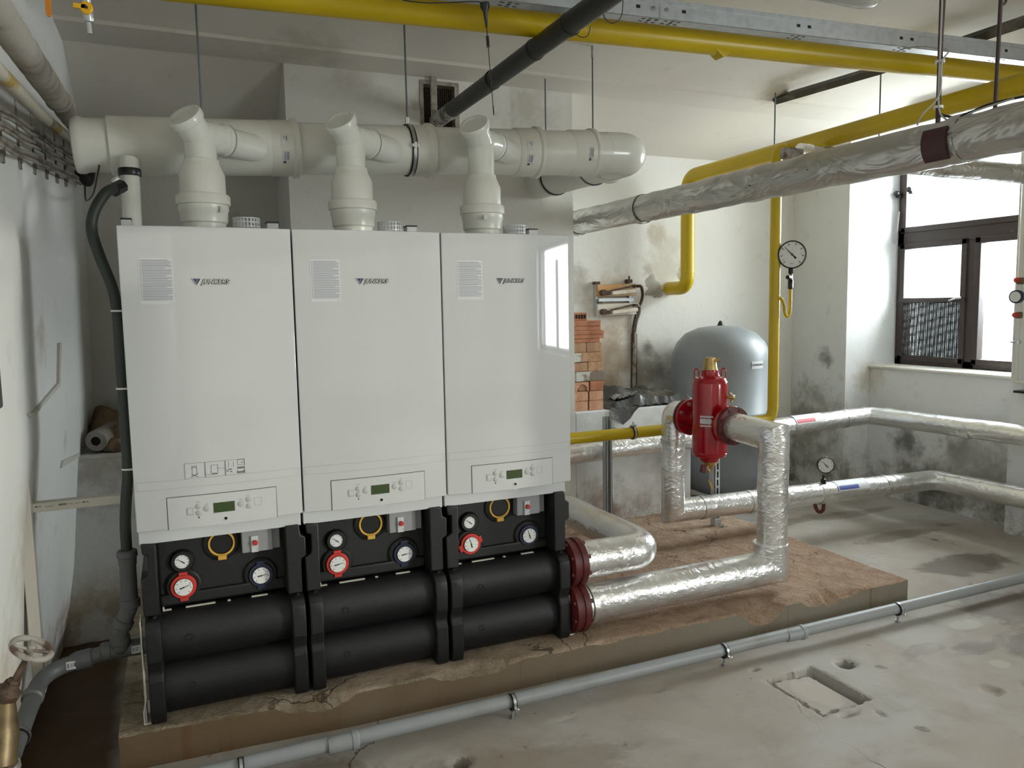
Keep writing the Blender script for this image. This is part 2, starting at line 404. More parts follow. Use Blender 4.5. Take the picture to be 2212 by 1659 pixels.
# chimney breast with a square mesh vent hole near the top
g = G(); X0, X1, Y0, Y1 = .732, 2.374, 1.45, 2.3
vx0, vx1, vz0, vz1 = 1.452, 1.652, 2.44, 2.70
for (a, b, c, d) in ((X0, vx0, -.1, 2.82), (vx1, X1, -.1, 2.82), (vx0, vx1, -.1, vz0), (vx0, vx1, vz1, 2.82)):
    g.box((a, Y0, c), (b, Y1 if (a, b) != (vx0, vx1) else Y0+.1, d))
g.box((vx0-.01, Y0+.1, vz0-.01), (vx1+.01, Y0+.12, vz1+.01))
structure('wall_chimney_breast', g, wall_mat('wall_breast', (224, 222, 216), [((1.45, 1.45, 2.6), .05, (150, 140, 126), .7), ((2.1, 1.45, 2.6), .16, (188, 178, 160), .6), ((1.1, 1.45, 2.72), .12, (190, 182, 168), .5)], .2, (150, 136, 118), .16), 0)
g = G().box((-.5, 1.45, -.12), (.732, 1.95, .81))
wobble(G(), 0, 1)
structure('wall_ledge_left', g, wall_mat('ledge_l', (222, 222, 219), [((-.1, 1.5, .8), .25, (140, 122, 100), .6)], .2, (176, 160, 134), .15), 0, .012)
g = G().box((2.374, 1.45, -.12), (3.24, 2.25, .832))
structure('wall_ledge_right', g, wall_mat('ledge_r', (224, 225, 224), [((3.0, 1.45, .5), .2, (170, 168, 162), .5), ((2.5, 1.45, .18), .2, (150, 132, 112), .8)], .26, (140, 112, 90), .25), 0, .01)
# right wall: plain pier nearer the camera, a window niche, a pier beyond it
wr = wall_mat('wall_right', (222, 223, 222), [((4.8, 1.85, 1.05), .07, (120, 118, 112), .8), ((4.8, 1.9, .75), .06, (130, 128, 120), .6), ((4.8, 2.0, .5), .3, (140, 132, 118), .8), ((5.05, 1.3, .45), .12, (70, 66, 60), .8), ((5.05, .9, .45), .1, (130, 126, 118), .8),
      ((5.05, .7, .3), .3, (150, 146, 140), .8), ((5.05, 1.1, .12), .2, (90, 84, 76), .8), ((5.0, 1.62, .9), .12, (190, 178, 156), .7)], .3, (116, 108, 96), .25, .22)
NPX = 4.9
NY0, NY1, WX, HEAD = .44, 1.64, 5.3, 2.72
g = G()
g.box((4.8, NY1, -.1), (5.6, 2.4, 2.85)); g.box((NPX, -3.4, -.1), (5.6, NY0, 2.85))
g.box((5.05, NY0-.01, -.1), (5.6, NY1+.01, .972)); g.box((4.8, NY0-.01, HEAD), (5.6, NY1+.01, 2.85))
for a, b, z1 in ((-5.6, -3.4, 2.2),):
    g.box((NPX, a, -.1), (5.15, b, .95)); g.box((NPX, a, z1), (5.15, b, 2.85))
g.box((NPX, -8.2, -.1), (5.15, -5.6, 2.85))
structure('wall_right', g, wr, 0)
g = G().box((5.03, NY0, .965), (5.34, NY1+.005, .985)); wobble(g, .004, 9)
structure('trim_1', g, wall_mat('sill', (220, 217, 208), [((5.1, 1.5, .98), .15, (170, 156, 132), .6)], 0), 0, .006)
g = G()
g.box((-1.2, -8.3, -.15), (5.2, -8.1, 2.9))
structure('wall_front', g, wall_mat('wall_front', (206, 201, 190), [], .3), 0)
# ceiling: flat bays, a plastered beam strip, a cove falling to the rear wall
cm = wall_mat('ceiling', (222, 216, 206), [((3.7, 1.1, 2.75), .18, (170, 160, 146), .5), ((.8, 1.3, 2.73), .2, (180, 172, 158), .5)], 0, dirt=.12, bumpy=.1)  # first spot paints the vault corner's shading into the flat ceiling colour
g = G()
xs = [-1.2+.15*i for i in range(44)]
prof = [(-8.2, CEIL), (.95, CEIL), (1.02, CEIL-.004), (1.14, 2.752), (1.19, 2.742), (1.20, 2.728), (1.455, 2.724), (1.46, 2.735), (1.6, 2.71), (1.8, 2.665), (2.0, 2.615), (2.25, 2.55)]
def cove(x, y, z):
    if y < 1.46 or x > 1.2: return z
    t = 1 if x < .75 else (1.2-x)/.45
    return z*(1-t)+t*(2.735-(y-1.46)*.60-.08*(y-1.46)**2)
g.sheet([[(x, y, cove(x, y, z)+(.006*mnoise.noise(Vector((x*.9, y*1.4, 0))) if .9 < y else 0)) for x in xs] for y, z in prof])
structure('ceiling', g, cm, 25)
g = G().box((-1.2, -8.4, 2.86), (5.7, 2.5, 2.95))
structure('ceiling_slab', g, cm, 0)

# ------------------------------------------------------------------ floor with holes, hatch and pit
HQ = [(2.216, -.428), (2.453, -.402), (2.455, -.692), (2.191, -.715)]
HOLES = [(2.596, -.449, .033, .11), (.93, -.42, .026, .13)]
CHIPS = [(2.296, -.745, .05, .02, .014), (2.40, -.79, .012, .03, .008), (2.919, -.85, .04, .05, .015), (2.23, -.33, .03, .018, .012), (1.36, -.34, .03, .02, .012), (1.78, -.3, .03, .02, .01)]
def floor_h(x, y):
    z = .004*mnoise.noise(Vector((x*2.3, y*2.3, 0)))
    if x < -.085:
        t = min(1, (-.085-x)/.03); return z*(1-t)+t*(-.105+.02*mnoise.noise(Vector((x*9, y*7, 1))))
    if 2.1 < x < 2.56 and -.8 < y < -.3:
        u = (x-2.204)/.25; v = (y+.56)/.285      # -> 0..1, -.5...5
        yc = -.56+.012*(u-.5); v = (y-yc)/.29
        nz = .02*mnoise.noise(Vector((x*22, y*22, 0)))+.012*mnoise.noise(Vector((x*60, y*60, 4)))
        du = max(-u, u-1)+nz*2; dv = abs(v)-.5+nz*2; d = max(du, dv)
        if d < 0:
            plate = -.004-.024*max(0, min(1, u))
            if u > .86+nz: return -.06 if v < .47 else -.03
            edge = min(1, -d/.06)
            return plate-(1-edge)*.016-(.012 if edge < 1 and mnoise.noise(Vector((x*40, y*40, 2))) > 0 else 0)
        if d < .04: z -= .006*(1-d/.04)*(1+mnoise.noise(Vector((x*50, y*50, 0))))
    for hx, hy, r, dp in HOLES:
        d = math.hypot((x-hx), (y-hy))+.005*mnoise.noise(Vector((x*40, y*40, 0)))
        if d < r: z -= dp
        elif d < r+.02: z -= .01*(1-(d-r)/.02)
    for hx, hy, rx, ry, dp in CHIPS:
        d = math.hypot((x-hx)/rx, (y-hy)/ry)+.35*mnoise.noise(Vector((x*30, y*30, 0)))
        if d < 1: z -= dp*min(1, 2*(1-d))
    return z
def axis_pts(segs):
    out = []
    for a, b, st in segs:
        n = max(1, round((b-a)/st)); out += [a+(b-a)*k/n for k in range(n)]
    return out+[segs[-1][1]]
fx = axis_pts([(-1.2, -.14, .06), (-.14, -.07, .01), (-.07, .85, .05), (.85, 1.02, .01), (1.02, 2.1, .04), (2.1, 3.02, .0085), (3.02, 5.4, .08)])
fy = axis_pts([(-8.3, -1.2, .2), (-1.2, -.92, .04), (-.92, -.28, .0085), (-.28, 2.4, .06)])
def floor_material():
    t = NT('worn concrete floor'); p = t.coord(True)
    n1 = t.noise(1.5, 6, .62, p, .6); n2 = t.noise(6, 6, .65, p, .4); n3 = t.noise(60, 4, .6, p); n4 = t.noise(2.4, 7, .68, p, 1.5)
    col = t.mix(t.ramp(n1, .36, .62), S(176, 172, 166), S(166, 156, 145))
    col = t.mix(t.ramp(n2, .5, .72, 0, .65), col, S(154, 147, 138))
    col = t.mix(t.ramp(n3, .62, .75, 0, .35), col, S(132, 122, 108))
    sep = t.n('ShaderNodeSeparateXYZ'); t.link(p, sep.inputs[0])
    def spot(c, x, y, rx, ry, colr, k, sharp=.35, wob=.6):
        dx = t.math('MULTIPLY', t.math('SUBTRACT', sep.outputs[0], x), 1/rx); dy = t.math('MULTIPLY', t.math('SUBTRACT', sep.outputs[1], y), 1/ry)
        d = t.math('SQRT', t.math('ADD', t.math('MULTIPLY', dx, dx), t.math('MULTIPLY', dy, dy)))
        d = t.math('ADD', d, t.math('MULTIPLY', t.math('SUBTRACT', n4, .5), wob*3))
        f = t.ramp(d, 1, 1-sharp, 0, k); return t.mix(f, c, S(*colr)), f
    col = t.mix(t.ramp(t.noise(8, 3, .5, p, .3), .70, .735, 0, .6), col, S(104, 94, 82)); col = t.mix(t.ramp(t.noise(17, 3, .5, p), .72, .75, 0, .6), col, S(92, 84, 74))
    wet = None
    for a in ((3.2, -.58, .14, .07, (104, 94, 80), .75), (3.45, -.7, .2, .18, (96, 86, 74), .7), (3.0, -.5, .13, .05, (120, 108, 92), .7), (3.75, -.35, .3, .2, (100, 88, 76), .7), (4.15, .15, .35, .16, (84, 70, 56), .75),
              (4.3, .7, .5, .09, (110, 94, 76), .6), (3.8, 1.25, .5, .1, (112, 96, 78), .6), (4.4, 1.2, .5, .07, (112, 96, 78), .5), (3.1, -.95, .08, .1, (110, 98, 84), .7), (1.0, -.6, .5, .3, (126, 110, 92), .45), (.4, -.4, .4, .2, (110, 96, 80), .6)):
        col, f = spot(col, *a)
        wet = f if wet is None else t.math('MAXIMUM', wet, f)
    for a in ((3.38, -.4, .12, .06, (196, 194, 186), .6), (3.16, -.72, .05, .04, (190, 184, 170), .7), (2.33, -.56, .1, .12, (186, 174, 160), .6)):
        col, _ = spot(col, *a)
    col, _ = spot(col, -.4, .3, .32, 3, (84, 62, 40), .95, .3, .1)
    # cracks
    v = t.n('ShaderNodeTexVoronoi'); v.feature = 'DISTANCE_TO_EDGE'; v.inputs['Scale'].default_value = .9
    wv = t.n('ShaderNodeTexNoise'); wv.inputs['Scale'].default_value = 3.5; wv.inputs['Detail'].default_value = 6; t.link(p, wv.inputs['Vector'])
    mx = t.n('ShaderNodeMix', data_type='RGBA'); mx.inputs[0].default_value = .22; t.link(p, mx.inputs[6]); t.link(wv.outputs['Color'], mx.inputs[7]); t.link(mx.outputs[2], v.inputs['Vector'])
    cr = t.math('MULTIPLY', t.ramp(v.outputs['Distance'], .0028, .0008), t.ramp(t.noise(1.1, 2, .5, p), .5, .58))
    col = t.mix(t.math('MULTIPLY', cr, .8), col, S(62, 52, 42))
    b = t.bump(n2, .25, .01); b = t.bump(n3, .2, .003, b)
    rough = t.math('SUBTRACT', t.ramp(n2, .3, .7, .66, .8), t.math('MULTIPLY', wet, .2))
    return t.set(col, rough, 0, b, Specular_IOR_Level=.35)
g = G().sheet([[(x, y, floor_h(x, y)) for x in fx] for y in fy])
structure('floor', g, floor_material(), 30)

# ------------------------------------------------------------------ concrete plinth with broken front edge
PT = .125
def pfy(x):
    ks = ((-.093, -.005), (.658, -.048), (1.734, -.075), (3.36, -.118))
    for (a, ya), (b, yb) in zip(ks, ks[1:]):
        if x <= b: return ya+(yb-ya)*(x-a)/(b-a)
    return ks[-1][1]
PCH = [(.47, .085, .036), (.555, .1, .05), (.62, .05, .03), (1.05, .11, .034), (1.17, .12, .04), (1.27, .06, .016), (2.2, .07, .012), (2.48, .125, .075), (2.78, .09, .04), (2.87, .07, .052), (2.97, .09, .03), (1.5, .08, .012), (1.7, .09, .016), (1.9, .1, .012)]
def chip(x):
    c = .004+.004*(mnoise.noise(Vector((x*25, 0, 0)))+.6)
    for cx, w, d in PCH:
        q = abs(x-cx)/w
        if q < 1: c = max(c, d*(1-q**2.2)*(1+.22*mnoise.noise(Vector((x*45, 3, 0)))))
    return max(.002, c)
def plinth_material(top):
    t = NT('plinth rubble' if top else 'plinth face'); p = t.coord(True)
    n1 = t.noise(2.2, 6, .65, p, .5); n2 = t.noise(11, 6, .7, p, .5); n3 = t.noise(70, 4, .65, p); sep = t.n('ShaderNodeSeparateXYZ'); t.link(p, sep.inputs[0])
    if top:
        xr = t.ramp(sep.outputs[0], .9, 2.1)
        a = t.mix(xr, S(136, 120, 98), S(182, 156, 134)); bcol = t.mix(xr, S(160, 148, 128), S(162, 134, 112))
        col = t.mix(t.ramp(n2, .35, .65), a, bcol); col = t.mix(t.ramp(n3, .55, .7, 0, .6), col, S(112, 90, 72)); col = t.mix(t.ramp(n1, .5, .66, 0, .7), col, S(196, 174, 152))
        
        vo = t.n('ShaderNodeTexVoronoi'); vo.feature = 'DISTANCE_TO_EDGE'; vo.inputs['Scale'].default_value = 2.6
        wn = t.n('ShaderNodeTexNoise'); wn.inputs['Scale'].default_value = 5; wn.inputs['Detail'].default_value = 7; t.link(p, wn.inputs['Vector'])
        vm = t.n('ShaderNodeMix', data_type='RGBA'); vm.inputs[0].default_value = .3; t.link(p, vm.inputs[6]); t.link(wn.outputs['Color'], vm.inputs[7]); t.link(vm.outputs[2], vo.inputs['Vector'])
        ck = t.math('MULTIPLY', t.ramp(vo.outputs['Distance'], .012, .002), t.ramp(t.noise(2.1, 3, .5, p), .45, .55))
        col = t.mix(t.math('MULTIPLY', ck, .75), col, S(74, 54, 42))
        b = t.bump(n2, 1, .03); b = t.bump(n3, .9, .012, b); b = t.bump(t.math('SUBTRACT', 1, ck), .6, .02, b)
    else:
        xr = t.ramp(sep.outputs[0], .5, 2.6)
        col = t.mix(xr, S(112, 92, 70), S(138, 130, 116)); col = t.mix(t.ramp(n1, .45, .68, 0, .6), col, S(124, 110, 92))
        mp = t.n('ShaderNodeMapping'); mp.inputs['Scale'].default_value = (7, 7, .6); t.link(p, mp.inputs['Vector']); ns = t.noise(2, 5, .6, mp.outputs[0])
        col = t.mix(t.ramp(ns, .58, .7, 0, .5), col, S(104, 70, 46)); b = t.bump(n2, .25, .008); b = t.bump(n3, .2, .003, b)
    return t.set(col, .9, 0, b, Specular_IOR_Level=.2)
g = G(); px = [-.093+.0125*i for i in range(277)]
rows = []
for x in px:
    yf = pfy(x); c = chip(x)*(1 if x < 3.33 else .4); r = [(x, yf, -.11), (x, yf, .03), (x, yf, PT-c)]
    for k in range(1, 7):
        q = k/7; wv = .25*c*mnoise.noise(Vector((x*60, k*1.9, 5)))
        r.append((x, yf+q*(1.25*c+.006)+max(0, wv), PT-c*(1-q)**1.4-abs(wv)*.6))
    for d in (.02, .05, .09, .13, .2, .3, .45, .7, 1.0, 1.3, 1.7):
        yy = yf+1.25*c+.006+d
        sl = 0 if x < 1.7 else .012*mnoise.noise(Vector((x*3, yy*3, 0)))+.006*mnoise.noise(Vector((x*11, yy*11, 0)))
        r.append((x, min(yy, 1.46), PT+min(0, sl)))
    rows.append(r)
k0 = 0; w = len(rows[0])
for r in rows: g.v += [Vector(p) for p in r]
for i in range(len(rows)-1):
    for j in range(w-1):
        g.m = 0 if j < 2 else 1; a = i*w+j; g.face(a, a+w, a+w+1, a+1)
g.m = 0
for r, yb in ((rows[0], 1.46), (rows[-1], 1.46)):
    n0 = len(g.v); g.v += [Vector(p) for p in r]+[Vector((r[0][0], yb, -.11))]; g.face(*range(n0, n0+len(r)+1))
emit('concrete_plinth', g, [plinth_material(False), plinth_material(True)], None, 'long low concrete plinth with broken front edge and brick dust on top', 'plinth', smooth=25)

# ------------------------------------------------------------------ window
XW = WX
w1 = thing('window_1', (XW, 1.0, .985), 'dark wooden casement window in the niche, lower left pane covered by mesh', 'window'); w1['kind'] = 'structure'
wy0, wy1, wz0, wz1 = NY0+.005, NY1-.01, .985, HEAD
ym = 1.02
g = G()
for a, b in (((wy0, wz0), (wy0+.055, wz1)), ((wy1-.06, wz0), (wy1, wz1)), ((wy0, wz0), (wy1, wz0+.055)), ((wy0, wz1-.05), (wy1, wz1)), ((wy0, 1.885), (wy1, 2.015)), ((ym-.045, wz0), (ym+.045, 1.9))):
    g.box((XW, a[0], a[1]), (XW+.09, b[0], b[1]))
emit('window_frame', g, 'wood', w1, bevel=.006)
def sash(y0, y1, z0, z1, wgt, pane=True, midz=None):
    g = G(); x0, x1 = XW-.012, XW+.04
    g.box((x0, y0, z0), (x1, y0+wgt, z1)); g.box((x0, y1-wgt, z0), (x1, y1, z1)); g.box((x0, y0, z0), (x1, y1, z0+wgt)); g.box((x0, y0, z1-wgt), (x1, y1, z1))
    if midz: g.box((x0-.004, y0, midz-.018), (x1, y1, midz+.018))
    o = emit('sash', g, 'wood', w1, bevel=.005)
    return o
def glass_material():
    t = NT('window glass'); tr = t.n('ShaderNodeBsdfTransparent'); gl = t.n('ShaderNodeBsdfGlossy'); gl.inputs['Roughness'].default_value = .03
    lw_ = t.n('ShaderNodeLayerWeight'); fr_ = t.math('ADD', t.math('MULTIPLY', t.math('POWER', lw_.outputs['Facing'], 5), .7), .03); mx = t.n('ShaderNodeMixShader')
    tr.inputs[0].default_value = (.93, .96, .95, 1)
    t.link(fr_, mx.inputs[0]); t.link(tr.outputs[0], mx.inputs[1]); t.link(gl.outputs[0], mx.inputs[2]); t.link(mx.outputs[0], t.out.inputs[0]); return t.m
M['glass'] = glass_material()
sl = sash(ym+.03, wy1-.03, wz0+.03, 1.905, .042, midz=1.475)
emit('glass_pane', G().box((XW+.018, ym+.06, 1.48), (XW+.022, wy1-.06, 1.88)), 'glass', sl, smooth=0)
g = G(); z0, z1, y0, y1 = 1.05, 1.462, ym+.068, wy1-.068
n = 46
for i in range(n+1):
    y = y0+(y1-y0)*i/n; g.tube([(XW+.005+.003*math.sin(i*2.1+k), y+.0016*math.sin(k*1.7+i), z0+(z1-z0)*k/6) for k in range(7)], .0032, 4)
for i in range(n+1):
    z = z0+(z1-z0)*i/n; g.tube([(XW+.008+.003*math.sin(i*1.3+k), y0+(y1-y0)*k/6, z+.002*math.sin(k*2.3+i*.9)) for k in range(7)], .0036, 4)
emit('wire_mesh', g, 'grate', sl, 'rusty wire mesh over the lower pane', smooth=0)
emit('glass_pane', G().box((XW+.03, ym+.06, 1.05), (XW+.034, wy1-.06, 1.46)), 'glass', sl, smooth=0)
g = G().box((XW-.03, ym+.06, 1.478), (XW-.008, ym+.1, 1.492)).tube([(XW-.022, ym+.05, 1.488), (XW-.03, ym+.09, 1.482), (XW-.03, ym+.14, 1.468)], .007, 8)
emit('latch', g, 'steel', sl)
sr = sash(wy0+.03, ym-.03, wz0+.03, 1.905, .042)
emit('glass_pane', G().box((XW+.018, wy0+.06, 1.06), (XW+.022, ym-.06, 1.87)), 'glass', sr, smooth=0)
st = sash(wy0+.03, wy1-.03, 1.985, wz1-.03, .042)
emit('glass_pane', G().box((XW+.018, wy0+.06, 2.02), (XW+.022, wy1-.06, wz1-.06)), 'glass', st, smooth=0)
for nm, (x, a, b, z0, z1) in {'window_2': (5.02, -5.6, -3.4, .95, 2.2)}.items():
    w2 = thing(nm, (x, (a+b)/2, z0), 'wooden window in the right wall, behind the viewer', 'window'); w2['kind'] = 'structure'; g = G()
    for p, q in (((a, z0), (a+.07, z1)), ((b-.07, z0), (b, z1)), ((a, z0), (b, z0+.07)), ((a, z1-.07), (b, z1)), ((a, 1.95 if z1 > 2.3 else 2.05), (b, 2.03 if z1 > 2.3 else 2.06)), (((a+b)/2-.04, z0), ((a+b)/2+.04, 2.0))):
        g.box((x, p[0], p[1]), (x+.07, q[0], q[1]))
    emit('window_frame', g, 'wood', w2, bevel=.006)
    emit('glass_pane', G().box((x+.03, a+.05, z0+.05), (x+.034, b-.05, z1-.05)), 'glass', w2, smooth=0)
w3 = thing('fill_window', (-.75, -6.2, 1.0), 'added wooden window for fill light in the left wall behind the viewer', 'window'); w3['kind'] = 'structure'; g = G()  # unseen window, added to let in fill light
for p, q in (((-6.9, 1.0), (-6.83, 2.65)), ((-5.57, 1.0), (-5.5, 2.65)), ((-6.9, 1.0), (-5.5, 1.07)), ((-6.9, 2.58), (-5.5, 2.65)), ((-6.9, 1.95), (-5.5, 2.03)), ((-6.24, 1.0), (-6.16, 2.0))):
    g.box((-.72, p[0], p[1]), (-.65, q[0], q[1]))
emit('window_frame', g, 'wood', w3, bevel=.006)
emit('glass_pane', G().box((-.69, -6.85, 1.05), (-.686, -5.55, 2.6)), 'glass', w3, smooth=0)

# ------------------------------------------------------------------ wall hung boilers
BW, BZ, BT = .52, .785, 1.755
def by(u): return -.016*(1-(2*u/BW-1)**2)        # bow of the front cover
def patch(g, x0, x1, z0, z1, off, n=12, thick=.003):
    fr = [[(x0+(x1-x0)*i/n, by(x0+(x1-x0)*i/n)-off, z) for i in range(n+1)] for z in (z0, z1)]
    bk = [[(x, y+thick, z) for x, y, z in r] for r in fr]
    vs = fr[0]+fr[1]+bk[0]+bk[1]; m = n+1
    fs = [(i, i+1, m+i+1, m+i) for i in range(n)]+[(2*m+i+1, 2*m+i, 3*m+i, 3*m+i+1) for i in range(n)]
    fs += [(i, 2*m+i, 2*m+i+1, i+1) for i in range(n)]+[(m+i, m+i+1, 3*m+i+1, 3*m+i) for i in range(n)]+[(0, m, 3*m, 2*m), (n, 2*m+n, 3*m+n, m+n)]
    return g.add(vs, fs)
def make_boiler(label):
    b = thing('boiler', (0, 0, BZ-.055), label, 'boiler', 'wall hung boilers in a row')
    g = G().box((.004, .05, BZ-.05), (BW-.004, .46, BT-.004))
    emit('casing', g, 'trim_white', b, bevel=.004)
    n = 24; pts = [(BW*i/n, by(BW*i/n)) for i in range(n+1)]+[(BW, .062), (0, .062)]
    g = G(); m = len(pts); z0, z1 = BZ, BT
    vs = [(x, y, z0) for x, y in pts]+[(x, y, z1) for x, y in pts]
    g.add(vs, [tuple(range(m-1, -1, -1)), tuple(range(m, 2*m))]+[(i, (i+1) % m, (i+1) % m+m, i+m) for i in range(m)])
    cv = emit('front_cover', g, 'boiler_white', b, bevel=.003)
    g = G()
    for a, c in (((.006, .918), (.514, .9192)), ((.006, .945), (.514, .9462)), ((.006, .918), (.0072, .945)), ((.5128, .918), (.514, .945))):
        patch(g, a[0], c[0], a[1], c[1], .0006, 12, .001)
    emit('groove', g, 'faint', cv)
    # control panel
    px0, px1, pz0, pz1 = .094, .432, BZ-.001, .889
    g = patch(G(), px0-.0022, px1+.0022, pz0, pz1+.0022, .0004, 14, .002)
    emit('panel_gap', g, 'seam', cv)
    g = patch(G(), px0, px1, pz0, pz1, .003, 14, .004)
    cp = emit('control_panel', g, 'panel_white', b, bevel=.0012)
    def on(u, off=.003): return by(u)-off
    g = patch(G(), .232, .298, .826, .859, .0042, 4, .003); emit('display', g, 'lcd', cp, 'dark green lcd screen')
    for x, z, r in ((.186, .853, .0088), (.187, .831, .0088), (.212, .8435, .0098), (.318, .8465, .0098), (.342, .8585, .0088), (.3425, .836, .0088)):
        g = G().lathe([(r, 0), (r, .002), (r*.85, .003)], (x, on(x), z), (0, -1, 0), 20); emit('button', g, 'button_grey', cp)
    for x, z, wd in ((.186, .867, .014), (.212, .857, .012), (.318, .8605, .014), (.342, .8715, .01)):
        emit('print', patch(G(), x-wd/2, x+wd/2, z, z+.0016, .0034, 2, .0006), 'ink_soft', cp)
    g = patch(G(), .186-.0018, .186+.0018, .813, .819, .0034, 2, .0006); emit('print', g, 'ink', cp)
    g = patch(G(), .1485, .171, .8265, .8525, .0042, 2, .003); sw = emit('rocker_switch', g, 'button_grey', cp, bevel=.001)
    emit('rocker', patch(G(), .1525, .167, .8305, .8485, .006, 2, .003), 'panel_white', sw, bevel=.001)
    g = G()
    for a, c in (((.361, .8335), (.383, .8341)), ((.361, .8605), (.383, .8611)), ((.361, .8335), (.3616, .8605)), ((.3824, .8335), (.383, .8605))):
        patch(g, a[0], c[0], a[1], c[1], .0034, 2, .0006)
    emit('socket_outline', g, 'ink_soft', cp)
    g = G().lathe([(.024, 0), (.014, .0008), (.008, .002), (.006, .0022), (.0045, .001)], (.268, on(.268, .002), .8035), (0, -1, 0), 28); dm = emit('latch_dimple', g, 'panel_white', cp)
    g = G().lathe([(.0046, .0), (.0046, .0024), (.0001, .0024)], (.268, on(.268, .002), .8035), (0, -1, -.15), 16); emit('latch_hole', g, 'hole', dm)
    # chin below the cover
    g = G().box((.002, .048, BZ-.055), (BW-.002, .1, BZ+.02)); emit('chin', g, 'trim_white', b, bevel=.002)
    # maker's badge: dark triangle and italic letters
    z, x = 1.581, .222
    g = G().prism_y([(x-.015, z+.0105), (x+.013, z+.0105), (x-.001, z-.0125)], by(x)-.004, by(x)+.001); bd = emit('badge', g, 'chrome', b, bevel=.0006)
    g = G().prism_y([(x-.0125, z+.009), (x+.0105, z+.009), (x-.001, z-.0098)], by(x)-.0045, by(x)); emit('badge_field', g, 'logo_blue', bd)
    emit('badge_letter', text_geo('J', .012, .0004, facing((x-.001, by(x)-.0047, z+.003), (1, 0, 0), (0, 0, 1)), .2), 'chrome', bd)
    g = text_geo('JUNKERS', .0205, .0018, facing((.276, by(.276)-.001, z-.001), (1, -.0077, 0), (0, 0, 1)), .28, .0012); emit('badge_letters', g, 'ink', bd)
    g = text_geo('JUNKERS', .0205, .0012, facing((.2763, by(.276)-.0025, z-.0008), (1, -.0077, 0), (0, 0, 1)), .28, .0002); emit('badge_letters', g, 'chrome', bd)
    # printed instruction sheet taped to the cover
    x0, x1, z0, z1 = .0535, .153, 1.512, 1.655
    sh = emit('instruction_sheet', patch(G(), x0, x1, z0, z1, .0006, 8, .0005), 'label_white', b, 'white sheet with lines of print')
    g = G(); zz = z1-.006; i = 0
    while zz > z0+.012:
        hgt = (.0022, .0014, .0018, .0014)[i % 4]; a = x0+.0035; bb = x1-.004-(0 if i % 3 else rnd.random()*.03)
        patch(g, a, a+.004, zz-hgt, zz, .001, 1, .0004); patch(g, a+.006, bb, zz-hgt, zz, .001, 6, .0004); zz -= .0038 if i % 4 else .0046; i += 1
    patch(g, x1-.014, x1-.003, z0+.003, z0+.0042, .001, 1, .0004)
    emit('print_lines', g, 'ink_soft', sh)
    # top fittings
    ag = thing_part = None
    c = Vector((.406, .26, BT-.006)); R = .047; g = G()
    for k in range(5): g.annulus((c.x, c.y, c.z+.004+k*.0145), (0, 0, 1), R-.003, R, .0045, 36)
    for k in range(24):
        t = 2*PI*k/24; d = Vector((math.cos(t), math.sin(t), 0)); q = Matrix.Rotation(t, 3, 'Z')
        g.box((c.x+R-.003, c.y-.0026, c.z), (c.x+R-.0003, c.y+.0026, c.z+.066), q, (c.x, c.y, c.z))
    emit('air_grille', g, 'trim_white', b, 'white perforated air intake cylinder')
    g = G().box((.478, .27, BT-.006), (.518, .32, BT+.047)); hb = emit('hanging_bracket', g, 'trim_white', b, bevel=.002)
    emit('bracket_cap', G().box((.476, .268, BT+.047), (.52, .322, BT+.052)), 'black_plastic', hb, bevel=.001)
    return b
b1 = make_boiler('leftmost white boiler, with a row of assembly pictograms stuck above its control panel')
b2 = copy_tree(b1, (.525, 0, 0), 'middle one of the three white wall hung boilers')
b3 = copy_tree(b1, (1.05, 0, 0), 'rightmost white boiler, its right edge mirroring a window')
# pictogram sticker and left bracket only on the first
x0, x1, z0, z1 = .150, .338, .945, .9985
stk = emit('pictogram_sticker', patch(G(), x0, x1, z0, z1, .0008, 10, .0005), 'panel_white', b1, 'clear sticker with four assembly pictograms')
g = G(); T = .0009
def ln(ax, az, bx, bz, w=.0007):
    d = Vector((bx-ax, 0, bz-az)); nrm = Vector((-d.z, 0, d.x)).normalized()*w
    p = [Vector((ax, by(ax)-.0016, az)), Vector((bx, by(bx)-.0016, bz))]
    g.add([p[0]+nrm, p[0]-nrm, p[1]-nrm, p[1]+nrm]+[q+Vector((0, .0006, 0)) for q in (p[0]+nrm, p[0]-nrm, p[1]-nrm, p[1]+nrm)], [(0,1,2,3),(7,6,5,4),(0,4,5,1),(1,5,6,2),(2,6,7,3),(3,7,4,0)])
for k in range(3):
    a = x0+.002+k*.062; c = a+.06
    for q in ((a, z0+.002, c, z0+.002), (a, z1-.002, c, z1-.002), (a, z0+.002, a, z1-.002), (c, z0+.002, c, z1-.002)): ln(*q, .0004)
ln(.172, .988, .188, .98); ln(.172, .98, .19, .989); ln(.174, .984, .174, .962, .0005); ln(.188, .984, .188, .962, .0005); ln(.170, .951, .192, .962, .0012); ln(.171, .961, .191, .951, .0012)
ln(.232, .985, .252, .985, .0005); ln(.232, .985, .231, .957, .0005); ln(.252, .985, .252, .957, .0005); ln(.233, .956, .25, .956, .0022); ln(.25, .975, .276, .97, .0004); ln(.214, .957, .232, .953, .0005)
ln(.286, .99, .286, .973, .0005); ln(.301, .99, .301, .973, .0005); ln(.283, .966, .296, .966, .0016); ln(.279, .963, .284, .958, .0014); ln(.29, .96, .296, .956, .0014)
ln(.312, .968, .334, .968, .0032); ln(.311, .953, .335, .953, .003); ln(.312, .96, .314, .953, .0012); ln(.334, .96, .332, .953, .0012)
for q in ((.314, .978, .335, .978), (.314, .995, .335, .995), (.314, .978, .314, .995), (.335, .978, .335, .995), (.322, .986, .33, .984), (.33, .984, .331, .99)): ln(*q, .0005)
emit('pictograms', g, 'pict', stk, smooth=0)
hb = emit('hanging_bracket', G().box((.002, .27, BT-.006), (.034, .32, BT+.047)), 'trim_white', b1, bevel=.002)
